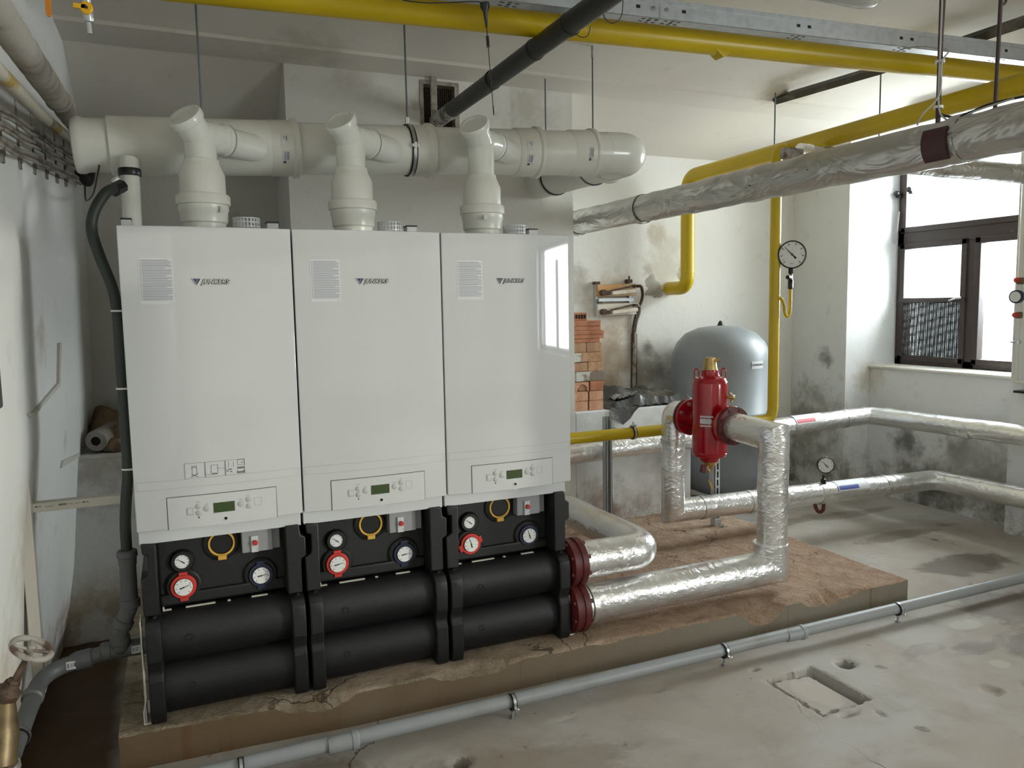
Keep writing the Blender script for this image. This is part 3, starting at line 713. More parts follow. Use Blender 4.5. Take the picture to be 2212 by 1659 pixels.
emit('bracket_cap', G().box((0, .268, BT+.047), (.036, .322, BT+.052)), 'black_plastic', hb, bevel=.001)

# ------------------------------------------------------------------ black connection units under the boilers
def dial_face(parent, c, r, needle, dark='rubber', ticks=9, ax=(0, -1, 0), up=(0, 0, 1), rim=None, nl=.8):
    ax = Vector(ax).normalized(); upv = Vector(up); upv = (upv-ax*upv.dot(ax)).normalized(); rt = upv.cross(ax)*1; c = Vector(c)
    d = emit('dial', G().lathe([(r, -.004), (r, 0), (r*.2, .0004)], c, ax, 32), 'dial', parent, 'white dial face')
    def bar(g, a, r0, r1, w0, w1, h):
        q = rt*math.sin(a)+upv*math.cos(a); s = rt*math.cos(a)-upv*math.sin(a); o = c+ax*h
        p = [o+q*r0+s*w0, o+q*r0-s*w0, o+q*r1-s*w1, o+q*r1+s*w1]; g.add(p+[v+ax*.0007 for v in p], [(3,2,1,0),(4,5,6,7),(0,1,5,4),(1,2,6,5),(2,3,7,6),(3,0,4,7)])
    g = G()
    for k in range(ticks): bar(g, math.radians(-135+270*k/(ticks-1)), r*.72, r*.9, r*.022, r*.03, .0003)
    emit('tick_marks', g, 'ink', d, smooth=0)
    g = G(); bar(g, needle, -r*.35, r*nl, r*.06, r*.014, .0016); bar(g, needle+PI, r*.18, r*.42, r*.05, r*.09, .0016); g.lathe([(r*.09, .001), (r*.09, .003)], c, ax, 14)
    emit('needle', g, 'ink', d, smooth=0)
    return d
def make_unit(label, red_turn, nr, nb):
    u = thing('pump_group', (0, .1, .128), label, 'pump group', 'black insulated pump groups under the boilers')
    # upper shell with openings suggested by collars
    UY = .128
    g = G().box((.05, UY, .486), (.47, .44, .735)); g.box((.05, UY-.014, .486), (.466, UY+.01, .528))
    up = emit('upper_shell', g, 'epp', u, bevel=.008)
    # side rails with the stepped interlocking edge
    g = G(); rl = [(.002, .49), (.05, .49), (.052, .73), (-.004+.01, .735), (.008, .70), (.024, .695), (.024, .628), (.0, .615)]
    g.prism_y(rl, .035, .44); emit('side_rail', g, 'epp', u, bevel=.005)
    g = G(); rr = [(.462, .49), (.512, .49), (.512, .612), (.53, .622), (.53, .69), (.514, .698), (.51, .735), (.462, .735)]
    g.prism_y(rr, .035, .44); emit('side_rail', g, 'epp', u, bevel=.005)
    # lower shell: two half round covers over the headers
    pr = []
    for zc, rr_ in ((.392, .092), (.214, .094)):
        for k in range(13):
            a = PI/2-PI*k/12*.96; pr.append((.118-rr_*math.cos(a)*.95, zc+rr_*math.sin(a)*(1 if k else 1)))
    pr = [(.40, .474), (.09, .474)]+[(y, min(.476, max(.135, z))) for y, z in pr]+[(.09, .13), (.40, .13)]
    g = G().prism_x(pr, .05, .47); lo = emit('lower_shell', g, 'epp', u, smooth=40)
    for zc, yy in ((.40, .029), (.235, .028)):
        emit('embossed_mark', G().annulus((.135, yy, zc), (0, -1, 0), .010, .0115, .0012, 24), 'epp', lo)
    def col(x0, x1):
        q = [(.40, .482), (.05, .482), (.022, .474), (.004, .45), (.0, .40), (.002, .345), (.016, .312), (.018, .295), (.006, .275), (.002, .21), (.006, .155), (.016, .128), (.40, .128)]
        c_ = emit('side_column', G().prism_x(q, x0, x1), 'epp', u, bevel=.006)
        xm = (x0+x1)/2; emit('bolt', G().lathe([(.0075, 0), (.0075, .006), (.004, .008)], (xm+.006, .052, .481), (0, -.3, 1), 6), 'chrome', c_)
    col(.004, .052); col(.468, .516)
    for a, c in ((.058, .085), (.13, .225), (.265, .275), (.345, .40)):
        g = G().box((a, .106, .474), (c, .116, .4795))
        if a < .06: g.box((a, .106, .4795), (a+.005, .114, .49))
        emit('frame_rail', g, 'beige', u, 'beige steel rail showing through the joint')
    # instruments
    def collar(c, r0, r1, t=.02): return G().lathe([(r1+.006, 0), (r1+.004, t*.7), (r1-.002, t), (r0, t), (r0-.003, .002), (r0-.003, 0)], c, (0, -1, 0), 40)
    Y = UY+.004
    c = Vector((.127, Y, .636)); pg = emit('pressure_gauge', collar(c, .0245, .036), 'rubber', u)
    dial_face(pg, c+Vector((0, -.016, 0)), .0235, math.radians(-52))
    for nm, (x, z), colr, nd, trn in (('flow_thermometer', (.127, .550), 'red_plastic', nr, red_turn), ('return_thermometer', (.381, .551), 'blue_plastic', nb, 0 if not red_turn else None)):
        c = Vector((x, Y, z)); th = emit(nm, collar(c, .044, .054, .016), 'rubber', u, 'thermometer with a red ring handle' if colr[0] == 'r' else 'thermometer with a dark blue ring handle')
        g = G().annulus(c, (0, -1, 0), .029, .0415, .024)
        if trn is not None:
            for s_ in (1, -1):
                q = Matrix.Rotation(trn, 3, 'Y'); g.box((c.x-.0135, Y-.024, c.z+s_*.0385-(.012 if s_ < 0 else .002)), (c.x+.0135, Y-.012, c.z+s_*.0385+(.002 if s_ < 0 else .012)), q, c)
        emit('ring_handle', g, colr, th, bevel=.0015)
        dial_face(th, c+Vector((0, -.03, 0)), .029, nd, ticks=8)
    c = Vector((.256, Y, .682)); vh = emit('valve', collar(c, .046, .056, .014), 'rubber', u, 'round valve port with a yellow ring handle')
    emit('valve_plug', G().lathe([(.0385, 0), (.0385, .012), (.034, .016)], c, (0, -1, 0), 32), 'black_plastic', vh)
    g = G().annulus(c, (0, -1, 0), .0375, .0445, .02).box((c.x-.014, Y-.026, c.z-.056), (c.x+.014, Y-.008, c.z-.041)); emit('ring_handle', g, 'yellow_plastic', vh, bevel=.001)
    g = G().box((.321, .088, .644), (.424, .16, .735)); cb = emit('control_box', g, 'grey_box', u, bevel=.003)
    emit('box_flank', G().box((.424, .104, .644), (.45, .16, .735)), 'grey_box', cb, bevel=.002)
    sp = emit('switch_plate', G().box((.351, .081, .645), (.3745, .09, .703)), 'panel_white', cb, bevel=.001)
    emit('knob', G().lathe([(.0095, 0), (.0085, .008), (.006, .01)], (.3645, .081, .679), (0, -1, 0), 20), 'red_plastic', sp, 'red knob')
    emit('print', G().box((.356, .0804, .687), (.3585, .0812, .6895)).box((.356, .0804, .665), (.359, .0812, .6665)).box((.3705, .0804, .652), (.3715, .0812, .659)), 'ink', sp, smooth=0)
    return u
u1 = make_unit('leftmost black insulated pump group, below the boiler with pictograms', 0, math.radians(72), math.radians(82))
u2 = make_unit('middle black insulated pump group with red and blue ringed thermometers', 0, math.radians(80), math.radians(83))
for o in (u2,): o.location.x += .525
u3 = make_unit('rightmost black insulated pump group, its red thermometer ring turned sideways, next to foil pipes', math.radians(70), math.radians(-14), math.radians(-16))
u3.location.x += 1.05
fl = emit('support_frame', G().tube([(-.008, .03, .46), (-.010, .03, .40), (-.006, .03, .22), (-.016, .03, .17), (-.016, .03, .129), (.03, .03, .129)], .003, 6).box((-.012, .03, .128), (.02, .2, .132)).box((-.012, .03, .128), (-.008, .1, .48)), 'beige', u1)
fr = emit('support_frame', G().tube([(1.572, .03, .3), (1.578, .03, .22), (1.592, .03, .18), (1.594, .03, .135), (1.56, .03, .13)], .003, 6).box((1.55, .03, .128), (1.592, .2, .132)), 'beige', u3)

# ------------------------------------------------------------------ flue pipework
def mz(x): return 2.088+.047*x
MY = .5
fm = thing('flue_manifold', (0, MY, 1.99), 'long fat off-white flue pipe running above all three boilers and bending back to the wall', 'flue pipe')
ax = Vector((1, 0, .047)).normalized()
def mp(x): return Vector((x, MY, mz(x)))
def seg(x0, x1, r, name='pipe_section', mat='pp'):
    return emit(name, G().lathe([(r-.004, 0), (r, .004), (r, (x1-x0)/ax.x-.004), (r-.004, (x1-x0)/ax.x)], mp(x0), ax, 48), mat, fm)
def socket(x0, x1, r):   # sleeve with a rolled lip at its right end
    L = (x1-x0)/ax.x
    return emit('socket', G().lathe([(r, 0), (r+.006, .008), (r+.006, L-.03), (r+.014, L-.022), (r+.014, L-.006), (r+.009, L)], mp(x0), ax, 48), 'pp', fm)
emit('end_cap', G().lathe([(.075, 0), (.094, .004), (.099, .014), (.099, .03), (.094, .045), (.094, .13)], mp(-.145), ax, 48), 'pp', fm)
seg(-.03, .56, .104); s1 = socket(.52, .635, .100); seg(.62, 1.13, .0995); s2 = socket(1.08, 1.185, .098)
seg(1.17, 1.60, .0975); s3 = socket(1.56, 1.685, .098); seg(1.67, 1.86, .0975); s4 = socket(1.83, 1.965, .097); seg(1.95, 2.06, .0965)
pts = fillet([mp(2.02), mp(2.17), Vector((2.17, .72, mz(2.2))), ], .15, 12)
g = G().tube(pts, .0975, 40)
el = emit('elbow', g, 'pp_bright', fm)
emit('elbow_lip', G().torus(Vector((2.17, .70, mz(2.2))), (0, 1, 0), .099, .009, 40, 10), 'pp_bright', fm)
emit('return_section', G().tube([(2.17, .69, mz(2.2)), (2.15, 1.46, mz(2.2)+.01)], .094, 36), 'pp', fm)
def sticker(parent, x, ang, w, h, r, mode):
    def pt(u, v, o):  # wraps round the pipe
        a = math.radians(ang)+v/r; c = mp(x+u); return c+Vector((0, -math.cos(a)*(r+o), math.sin(a)*(r+o)))
    n = 4
    g = G().sheet([[pt(u, -h/2+h*k/n, .0012) for u in (-w/2, w/2)] for k in range(n+1)])
    st_ = emit('sticker', g, 'label_white', parent, 'small white sticker', smooth=40)
    g = G()
    if mode == 0:
        g.sheet([[pt(u, -h*.05+h*.4*k/n, .0018) for u in (.18*w, .27*w)] for k in range(n+1)]); g.sheet([[pt(u, h*.1+h*.25*k/n, .0018) for u in (-.12*w, -.06*w)] for k in range(n+1)])
    else:
        g.sheet([[pt(u, -h*.46+h*.18*k/n, .0018) for u in (-.42*w, -.05*w)] for k in range(n+1)])
        for q in (-.3, 0, .22): g.sheet([[pt(u, -h*.18+h*.6*k/n, .0018) for u in (q*w, (q+.09)*w)] for k in range(n+1)])
    emit('print', g, 'ink', st_)
for s_, x, r in ((s1, .572, .107), (s3, 1.60, .105)):
    sticker(s_, x, 6, .026, .045, r, 0); sticker(s_, x+.006, -28, .026, .05, r, 1)
sticker(s4, 1.905, -12, .022, .06, .104, 1)

def make_connector(i, label):
    x = .525*i+.266; y = .26; zb = mz(x)-.006
    t = thing('flue_connector', (x, y, 1.75), label, 'flue connector', 'flue connectors from boilers to manifold')
    o = (x, y, 1.756); up = (0, 0, 1)
    g = G().lathe([(.072, 0), (.072, .034), (.078, .04), (.08, .075), (.0835, .08), (.0835, .098), (.090, .1), (.0905, .128), (.086, .134), (.078, .136)], o, up, 44)
    ad = emit('adapter', g, 'pp', t)
    emit('test_port', G().lathe([(.008, 0), (.008, .018), (.005, .02)], (x-.022, y-.072, 1.768), (-.1, -1, .3), 14), 'pp_bright', ad)
    emit('test_port', G().lathe([(.010, 0), (.010, .02), (.006, .022)], (x+.05, y-.062, 1.762), (.5, -1, .2), 14), 'pp_bright', ad)
    g = G().box((x+(.05 if i == 0 else -.03), y-.0925 if i else y-.079, 1.825), (x+(.058 if i == 0 else -.012), y-.088 if i else y-.07, 1.845))
    if i != 1: emit('sticker', g, 'label_white', ad)
    g = G().lathe([(.0765, 0), (.0765, .075), (.062, .108), (.060, .112), (.0585, .126), (.0535, .128)], (x, y, 1.884), up, 44)
    emit('reducer', g, 'pp', t)
    d = Vector((.80, .60, 0)); cd = Vector((-.50, -.52, .69)).normalized(); c0 = Vector((x, y, zb))
    g = G().tube([Vector((x, y, 2.0)), c0], .0525, 36); emit('riser', g, 'pp_bright', t)
    g = G().tube(fillet([Vector((x, y, zb-.075)), c0, c0+d*.105], .05, 10), .0535, 36)
    emit('elbow', g, 'pp_bright', t)
    g = G().lathe([(.0535, -.01), (.0535, .055), (.058, .06), (.0585, .072), (.055, .076)], c0+d*.035, d, 36); sk = emit('branch_socket', g, 'pp_bright', t)
    emit('gasket', G().lathe([(.0588, 0), (.0588, .004), (.05, .0045)], c0+d*.111, d, 36), 'button_grey', sk)
    p = c0+d*.10+Vector((0, -.0585, .0)); sg = G().box((p.x-.005, p.y-.0015+.0, p.z-.02), (p.x+.006, p.y+.003, p.z+.02), Matrix.Rotation(-.25, 3, 'Z')); emit('sticker', sg, 'label_white', sk)
    e = c0+d*.10; e2 = Vector((e.x+.13, MY-.06, zb)); emit('branch_pipe', G().tube([e, e2], .0505, 32), 'pp_bright', t)
    c1 = c0+Vector((0, 0, -.012)); g = G().lathe([(.0525, 0), (.0525, .068), (.059, .072), (.0605, .092), (.057, .098), (.0455, .098), (.0445, .092), (0.0001, .092)], c1, cd, 40)
    emit('inspection_cap', g, 'pp_bright', t)
    return t
make_connector(0, 'flue connector with round inspection cap, on top of the boiler with pictograms')
make_connector(1, 'flue connector with round inspection cap, on top of the middle boiler')
make_connector(2, 'flue connector with round inspection cap, on top of the boiler mirroring a window')

def clamp(name, c, axv, r, label, rodpts=None, w=.012, sk=True):
    t = thing(name, c, label, 'pipe clamp')
    emit('rubber_liner', G().lathe([(r, -w), (r+.005, -w), (r+.005, w), (r, w), (r, -w)], c, axv, 44, caps=False), 'rubber', t)
    emit('steel_band', G().lathe([(r+.004, -w*.55), (r+.007, -w*.55), (r+.007, w*.55), (r+.004, w*.55), (r+.004, -w*.55)], c, axv, 44, caps=False), 'steel', t)
    return t
c = mp(1.085)
cl = clamp('pipe_clamp', c, ax, .1, 'black rubber lined steel clamp around the fat white flue pipe')
emit('clamp_screw', G().cyl(c+Vector((.0, -.112, -.012)), c+Vector((0, -.112, .012)), .008, 10).box((c.x-.014, c.y-.116, c.z-.006), (c.x+.014, c.y-.104, c.z+.006)), 'chrome', cl)
emit('boss', G().lathe([(.009, 0), (.009, .03)], c+Vector((0, 0, .104)), (0, 0, 1), 6), 'chrome', cl)
clamp('pipe_clamp', (2.155, 1.25, mz(2.2)+.006), (0, 1, 0), .094, 'steel clamp under the flue pipe end where it enters the chimney breast')
clamp('pipe_clamp', (2.17, .85, mz(2.2)+.003), (0, 1, 0), .094, 'steel clamp just behind the flue pipe bend')
def rod(x0, y0, z0, z1, label, r=.004, mat='rod', nut=True, x1=None, y1=None):
    g = G().tube([(x0, y0, z0), (x1 if x1 is not None else x0, y1 if y1 is not None else y0, z1)], r, 8)
    return emit('threaded_rod', g, mat, None, label, 'threaded rod', 'threaded hanger rods')
rod(.289, .5, 2.2, CEIL, 'thin hanger rod above the flue connector of the boiler with pictograms')
rod(1.085, .5, 2.27, CEIL, 'thin hanger rod rising from the black clamp on the fat flue pipe')
rod(2.1, 1.25, 2.27, 2.728, 'thin short rod behind the flue pipe, beside the chimney breast edge')
r4 = rod(2.17, .85, 2.28, CEIL, 'dark rod holding the bend of the flue pipe, sleeved at its top')
emit('sleeve', G().cyl((2.17, .85, CEIL-.06), (2.17, .85, CEIL), .007, 10), 'steel', r4)

# condensate drain on the left
cd = thing('condensate_pipe', (.03, .36, 1.76), 'white condensate pipe with black nut hanging under the flue pipe left end', 'drain pipe')
emit('pipe', G().tube([(.036, .40, 2.02), (.036, .37, 1.96), (.034, .37, 1.758)], .031, 24), 'pp', cd)
emit('nut', G().lathe([(.036, 0), (.038, .004), (.038, .022), (.036, .026)], (.036, .37, 1.962), (0, 0, 1), 12), 'black_plastic', cd)
emit('spout', G().tube([(.03, .36, 1.90), (-.012, .33, 1.945)], .014, 14), 'pp_bright', cd)
hp = spline([(.004, .27, 1.905), (-.03, .22, 1.885), (-.068, .19, 1.82), (-.08, .18, 1.755), (-.062, .18, 1.67), (-.032, .17, 1.57), (-.021, .16, 1.48), (-.02, .15, 1.33), (-.0205, .15, 1.12), (-.021, .15, .97), (-.033, .15, .86), (-.04, .15, .78), (-.042, .16, .68)], 8)
hs = thing('drain_hose', (-.04, .15, .68), 'dark green flexible hose curving down beside the boiler with pictograms', 'hose')
emit('hose', G().tube(hp, .0175, 18), 'hose', hs)
emit('hose_nut', G().tube([(-.012, .25, 1.895), (.012, .285, 1.915)], .023, 8), 'black_plastic', hs)
for q in ((-.0215, .155, 1.49), (-.0205, .15, 1.235), (-.021, .15, .965)): emit('cable_tie', G().annulus(q, (0, 0, 1), .017, .0195, .006, 20).box((q[0], q[1]-.022, q[2]), (q[0]+.02, q[1]-.018, q[2]+.004)), 'tie', hs, 'white cable tie')

dr = thing('drain_pipe', (-.05, .18, .3), 'dark grey plastic drain pipe with tee beside the leftmost pump group', 'drain pipe')
R_ = .026; A = Vector((-.042, .16, .69)); B = Vector((-.043, .16, .475)); Cc = Vector((-.080, .17, .405)); D = Vector((-.082, .18, .345))
emit('socket', G().lathe([(R_, 0), (R_+.006, .004), (R_+.007, .022), (R_+.003, .026), (R_+.002, .05)], A, (0, 0, -1), 24), 'ht', dr)
emit('riser', G().tube(fillet([A, B+Vector((0, 0, .02)), Cc, D], .04, 8), R_, 24), 'ht', dr)
for q, a in ((B+Vector((0, 0, .03)), (0, 0, 1)), (Cc+Vector((.012, -.003, .03)), (.5, -.1, 1)), (D+Vector((0, 0, .03)), (0, 0, 1))): emit('socket_lip', G().lathe([(R_, -.016), (R_+.006, -.012), (R_+.006, .012), (R_, .016)], q, a, 24), 'ht', dr)
tz = .333
emit('tee', G().tube([(-.004, .2, tz-.002), (-.125, .2, tz+.001)], R_+.003, 24).tube([D+Vector((0, 0, .01)), Vector((-.082, .2, tz))], R_+.001, 24), 'ht', dr)
el_p = fillet([Vector((-.11, .2, tz)), Vector((-.318, .2, .30)), Vector((-.345, -.23, .245))], .1, 10)
emit('run', G().tube(el_p, R_, 24), 'ht', dr)
emit('socket_lip', G().lathe([(R_, -.018), (R_+.006, -.012), (R_+.006, .012), (R_, .018)], (-.128, .2, tz), (-1, 0, 0), 24), 'ht', dr)
emit('socket_lip', G().lathe([(R_, -.018), (R_+.006, -.012), (R_+.006, .03), (R_, .05)], (-.185, .2, tz-.012), (-1, 0, -.1), 24), 'ht', dr)
emit('socket_lip', G().lathe([(R_, -.018), (R_+.006, -.012), (R_+.006, .012), (R_, .018)], (-.328, .06, .283), (-.06, -1, -.13), 24), 'ht', dr)
for q, an in (((-.035, .171, tz), 0), ((-.232, .172, .316), -.12)):
    ls = emit('sticker', G().box((q[0]-.014, q[1]-.0012, q[2]-.012), (q[0]+.014, q[1]+.004, q[2]+.014)), 'label_white', dr, 'small white sticker')
    gp = G()
    for k_ in range(4): gp.box((q[0]-.002, q[1]-.0018, q[2]-.006+.0042*k_), (q[0]+(.010 if k_ % 2 else .006), q[1]-.001, q[2]-.0045+.0042*k_))
    for k_ in range(3): gp.box((q[0]-.011+.0024*k_, q[1]-.0018, q[2]-.008), (q[0]-.0098+.0024*k_, q[1]-.001, q[2]+.010))
    emit('print', gp, 'ink', ls, smooth=0)
cc = Vector((-.340, -.14, .257)); cl = clamp('pipe_clamp', cc, (-.06, -1, -.13), R_, 'small steel clamp round the grey drain pipe near the handwheel', w=.008)
emit('clamp_screw', G().cyl(cc+Vector((-.035, 0, .02)), cc+Vector((-.035, 0, .045)), .004, 8), 'chrome', cl)

# old valve in the lower left corner
ov = thing('gate_valve', (-.33, -.36, 0), 'old brass valve with worn handwheel on a foil wrapped stub, lower left corner', 'valve')
W0 = Vector((-.262, -.30, .575)); W1 = W0-Vector((.50, -.12, .86)).normalized()*.15; wa = (W0-W1).normalized()
hw = emit('handwheel', wobble(G().torus(W0, wa, .05, .0085, 28, 10), .002, 40), 'wheel', ov, 'worn grey handwheel')
g = G(); u_, w_, _ = basis(wa)
for k in range(4):
    d = u_*math.cos(k*PI/2+.4)+w_*math.sin(k*PI/2+.4); g.tube([W0-wa*.004, W0+d*.05], .005, 8)
g.lathe([(.012, -.008), (.012, .006), (.007, .012)], W0, wa, 12); emit('spokes', g, 'wheel', hw)
emit('spindle', G().cyl(W1, W0, .0075, 10).lathe([(.018, .02), (.018, .05), (.012, .055)], W1, wa, 6), 'rust', ov)
emit('bonnet', G().lathe([(.026, -.02), (.034, .0), (.034, .02), (.022, .03), (.02, .045)], W1, wa, 14), 'rust', ov)
VO = Vector((-.352, -.345, .275)); VD = W1-VO; VL = VD.length
emit('valve_body', G().lathe([(.03, 0), (.042, .01), (.042, VL*.5), (.034, VL*.72), (.026, VL*.98)], VO, VD, 24), 'old_brass', ov)
g = G().lathe([(.042, 0), (.045, .05), (.042, .1), (.047, .18), (.043, .24), (.045, .285), (.05, .29), (.049, .305)], (-.352, -.345, -.02), (.0, 0, 1), 28); wobble(g, .004, 22)
emit('foil_stub', g, 'foil_old', ov)

# ------------------------------------------------------------------ yellow gas pipes
gm = thing('gas_main', (1.6, -.25, 2.38), 'thick yellow gas pipe crossing the whole view under the cable tray', 'gas pipe')
CAMP = Vector((.134, -2.7039, 1.484))
def push(v, k): return CAMP+(Vector(v)-CAMP)*k
mA, mB = push((-.19, -.0805, 2.443), 1.16), push((4.0, -.4517, 2.443), 1.16); md = (mB-mA).normalized()
def gmain(x): return mA+md*((x-mA.x)/md.x)
emit('pipe', G().tube([mA, mB], .0485, 32), 'yellow', gm)
emit('weld_bead', G().torus(gmain(1.62), md, .0482, .0022, 32, 6), 'yellow', gm)
p = gmain(2.38); emit('support_shoe', G().prism_y([(p.x-.055, p.z-.03), (p.x+.045, p.z-.03), (p.x-.005, p.z-.064)], p.y-.03, p.y+.03), 'yellow', gm, bevel=.004)
rg = gm
gb = thing('gas_branch', (3.58, 1, 1.55), 'yellow gas branch pipe bending down and into the rear wall above the fuse boards', 'gas pipe')
bx = 3.588
path = fillet([(bx, -1.6, 2.415), (bx, 1.97, 2.385), (bx, 1.97, 1.597), (bx, 2.26, 1.597)], [.11, .1], 12)
emit('pipe', G().tube(path, .05, 32), 'yellow', gb)
emit('weld_bead', G().torus((bx, 1.97, 1.70), (0, 0, 1), .0496, .002, 32, 6), 'yellow', gb)
emit('weld_bead', G().torus((bx, 1.97, 2.275), (0, 0, 1), .0496, .002, 32, 6), 'yellow', gb)
DX, KK = 3.474, .9619
def near(v): return Vector((.134, -2.7039, 1.484))+(Vector(v)-Vector((.134, -2.7039, 1.484)))*KK
gd = thing('gas_drop_pipe', (3.6, 1.1, .7), 'yellow gas pipe dropping past the grey tank and running left behind the boilers', 'gas pipe')
path = fillet([(bx, .955, 2.385), (DX, .955, 2.385), (DX, .955, .769), (1.70, .955, .769)], [.075, .075], 10)

emit('pipe', G().tube(path, .0315, 28), 'yellow', gd)
emit('weld_bead', G().torus((DX, .955, .85), (0, 0, 1), .0312, .0016, 28, 6), 'yellow', gd)
emit('weld_bead', G().torus((DX, .955, 2.305), (0, 0, 1), .0312, .0016, 28, 6), 'yellow', gd)
# siphon loop with the large dial gauge
sp = spline([near(q) for q in ((3.60, 1.075, 1.508), (3.625, 1.06, 1.50), (3.643, 1.055, 1.46), (3.65, 1.055, 1.415), (3.666, 1.055, 1.392), (3.685, 1.055, 1.405), (3.692, 1.055, 1.44), (3.692, 1.055, 1.50), (3.692, 1.055, 1.565))], 7)
emit('siphon', G().tube(sp, .010, 14), 'yellow', gd)
pg = thing('pressure_gauge', (3.69, 1.05, 1.56), 'large round pressure gauge on a yellow siphon loop beside the gas drop pipe', 'gauge')
_n = near((3.692, 1.055, 1.6)); X_ = (_n.x, _n.y); DZ = _n.z-1.6
emit('gauge_cock', G().lathe([(.014, 0), (.016, .004), (.016, .055), (.012, .06)], (*X_, 1.562+DZ), (0, 0, 1), 8), 'black_plastic', pg)
emit('cock_body', G().lathe([(.012, 0), (.012, .03), (.009, .034)], (*X_, 1.618+DZ), (0, 0, 1), 12).cyl((X_[0], X_[1]-.003, 1.632+DZ), (X_[0]-.016, X_[1]-.009, 1.632+DZ), .009, 10), 'chrome', pg)
emit('knob', G().lathe([(.012, 0), (.013, .012), (.012, .028)], (X_[0]-.016, X_[1]-.009, 1.632+DZ), (-1, -.4, 0), 14), 'black_plastic', pg)
emit('union_nut', G().lathe([(.011, 0), (.015, .004), (.015, .032), (.011, .038), (.008, .04), (.008, .075)], (*X_, 1.652+DZ), (0, 0, 1), 6), 'black_plastic', pg)
gc = near((3.675, 1.03, 1.772)); fa = Vector((-.50, -.86, -.02)).normalized()
emit('gauge_case', G().lathe([(.076, -.052), (.08, -.048), (.08, .0), (.078, .004)], gc, fa, 44), 'chrome', pg)
emit('bezel', G().lathe([(.081, -.004), (.083, 0), (.083, .008), (.0755, .010), (.0755, .002), (.081, -.004)], gc, fa, 44, caps=False), 'black_plastic', pg)
dl = dial_face(pg, gc+fa*.005, .077, math.radians(-44), ticks=8, ax=fa, nl=.82)
rt = Vector((0, 0, 1)).cross(-fa).normalized()*1
for tx, dx, dz, s_ in (('bar', 0, -.052, .012), ('kPa', 0, .022, .008), ('6', -.05, -.03, .013), ('4', -.056, .0, .011), ('5', .052, .004, .012), ('2', .036, .042, .011)):
    r_ = fa.cross(Vector((0, 0, 1))).normalized()*-1; c = gc+fa*.0056+r_*dx+Vector((0, 0, dz))
    emit('print', text_geo(tx, s_, .0002, facing(c, r_, (0, 0, 1))), 'ink', dl, smooth=0)
emit('vent_tab', G().box((gc.x+.05, gc.y-.02, gc.z-.062), (gc.x+.062, gc.y-.004, gc.z-.045)), 'black_plastic', pg)

# posts and clamps
def strut(name, x, y, z0, z1, label, w=.041, facing_y=True):
    t = thing(name, (x, y, z0), label, 'support post')
    g = G(); g.box((x-w/2, y-.02, z0), (x-w/2+.003, y+.02, z1)); g.box((x+w/2-.003, y-.02, z0), (x+w/2, y+.02, z1))
    if facing_y: g.box((x-w/2, y+.017, z0), (x+w/2, y+.02, z1)); g.box((x-w/2, y-.02, z0), (x-w/2+.010, y-.017, z1)); g.box((x+w/2-.010, y-.02, z0), (x+w/2, y-.017, z1))
    else: g.box((x-w/2, y-.02, z0), (x+w/2, y-.017, z1))
    emit('channel', g, 'galv', t)
    if not facing_y:
        g = G(); z = z0+.03
        while z < z1-.03: g.prism_y([(x+.0065*math.cos(a), z+.014*(1 if math.sin(a) > 0 else -1)+.0065*math.sin(a)) for a in [PI*k/6 for k in range(12)]], y-.0208, y-.02); z += .05
        emit('slots', g, 'slot', t, smooth=0)
    b = emit('foot_plate', G().box((x-.035, y-.075, z0), (x+.055, y+.03, z0+.006)).box((x-.025, y-.028, z0), (x+.025, y-.021, z0+.055)), 'galv', t, bevel=.001)
    emit('anchor_bolt', G().lathe([(.011, 0), (.011, .01), (.005, .012), (.005, .022)], (x+.02, y-.05, z0+.006), (0, 0, 1), 6), 'steel', b)
    return t
strut('support_post', 2.482, 1.25, PT-.004, .822, 'upright channel post on the plinth carrying the low yellow gas pipe')
strut('support_post', 3.13, 1.06, PT-.01, .80, 'slotted upright channel post behind the red air separator', facing_y=False)
cc = Vector((2.47, .955, .769)); cl = clamp('pipe_clamp', cc, (1, 0, 0), .0315, 'steel clamp holding the low yellow gas pipe to its post', w=.011)
emit('clamp_screw', G().cyl(cc+Vector((0, -.006, .038)), cc+Vector((0, -.006, .062)), .005, 8).box((cc.x-.016, cc.y-.02, cc.z+.04), (cc.x+.016, cc.y, cc.z+.046)).cyl(cc+Vector((-.006, .03, 0)), cc+Vector((.0, .225, 0)), .004, 8), 'steel', cl)

# ------------------------------------------------------------------ foil lagged heating pipes
def lag(parent, pts, r, name='lagging', mat='foil', n=32, seed=1, amp=.001, label=None, step=.03, miter=False):
    g = G().tube(dense(pts, step), r, n, miter=miter); wobble(g, amp, 14, seed); wobble(g, amp*1.8, 5, seed+3)
    return emit(name, g, mat, parent, label, smooth=60)
def band(parent, c, axv, r, w=.02, mat='foil_plain'):
    return emit('foil_tape', wobble(G().lathe([(r, -w), (r+.0016, -w), (r+.0016, w), (r, w)], c, axv, 30, caps=False), .001, 20), mat, parent)
fp = thing('flow_heating_pipe', (1.7, .1, .3), 'foil lagged pipe from the upper red flange, returning behind it past the grey tank', 'heating pipe')
HX, HY = 1.575, .085
def red_flange(parent, y, z, r=.108):
    f = emit('flange', G().lathe([(r-.02, -.03), (r, -.022), (r, .0), (r-.006, .004), (r-.006, .012), (r, .016), (r, .04), (r-.004, .044), (.084, .046)], (HX+.03, y, z), (1, 0, 0), 40), 'flange', parent, 'dark red pair of bolted flanges')
    for k in range(8):
        a = 2*PI*k/8+.3; emit('bolt', G().lathe([(.009, -.034), (.009, .056)], (HX+.03, y+(r-.014)*math.cos(a), z+(r-.014)*math.sin(a)), (1, 0, 0), 6), 'flange', f)
    return f
red_flange(fp, HY, .418, .1); 
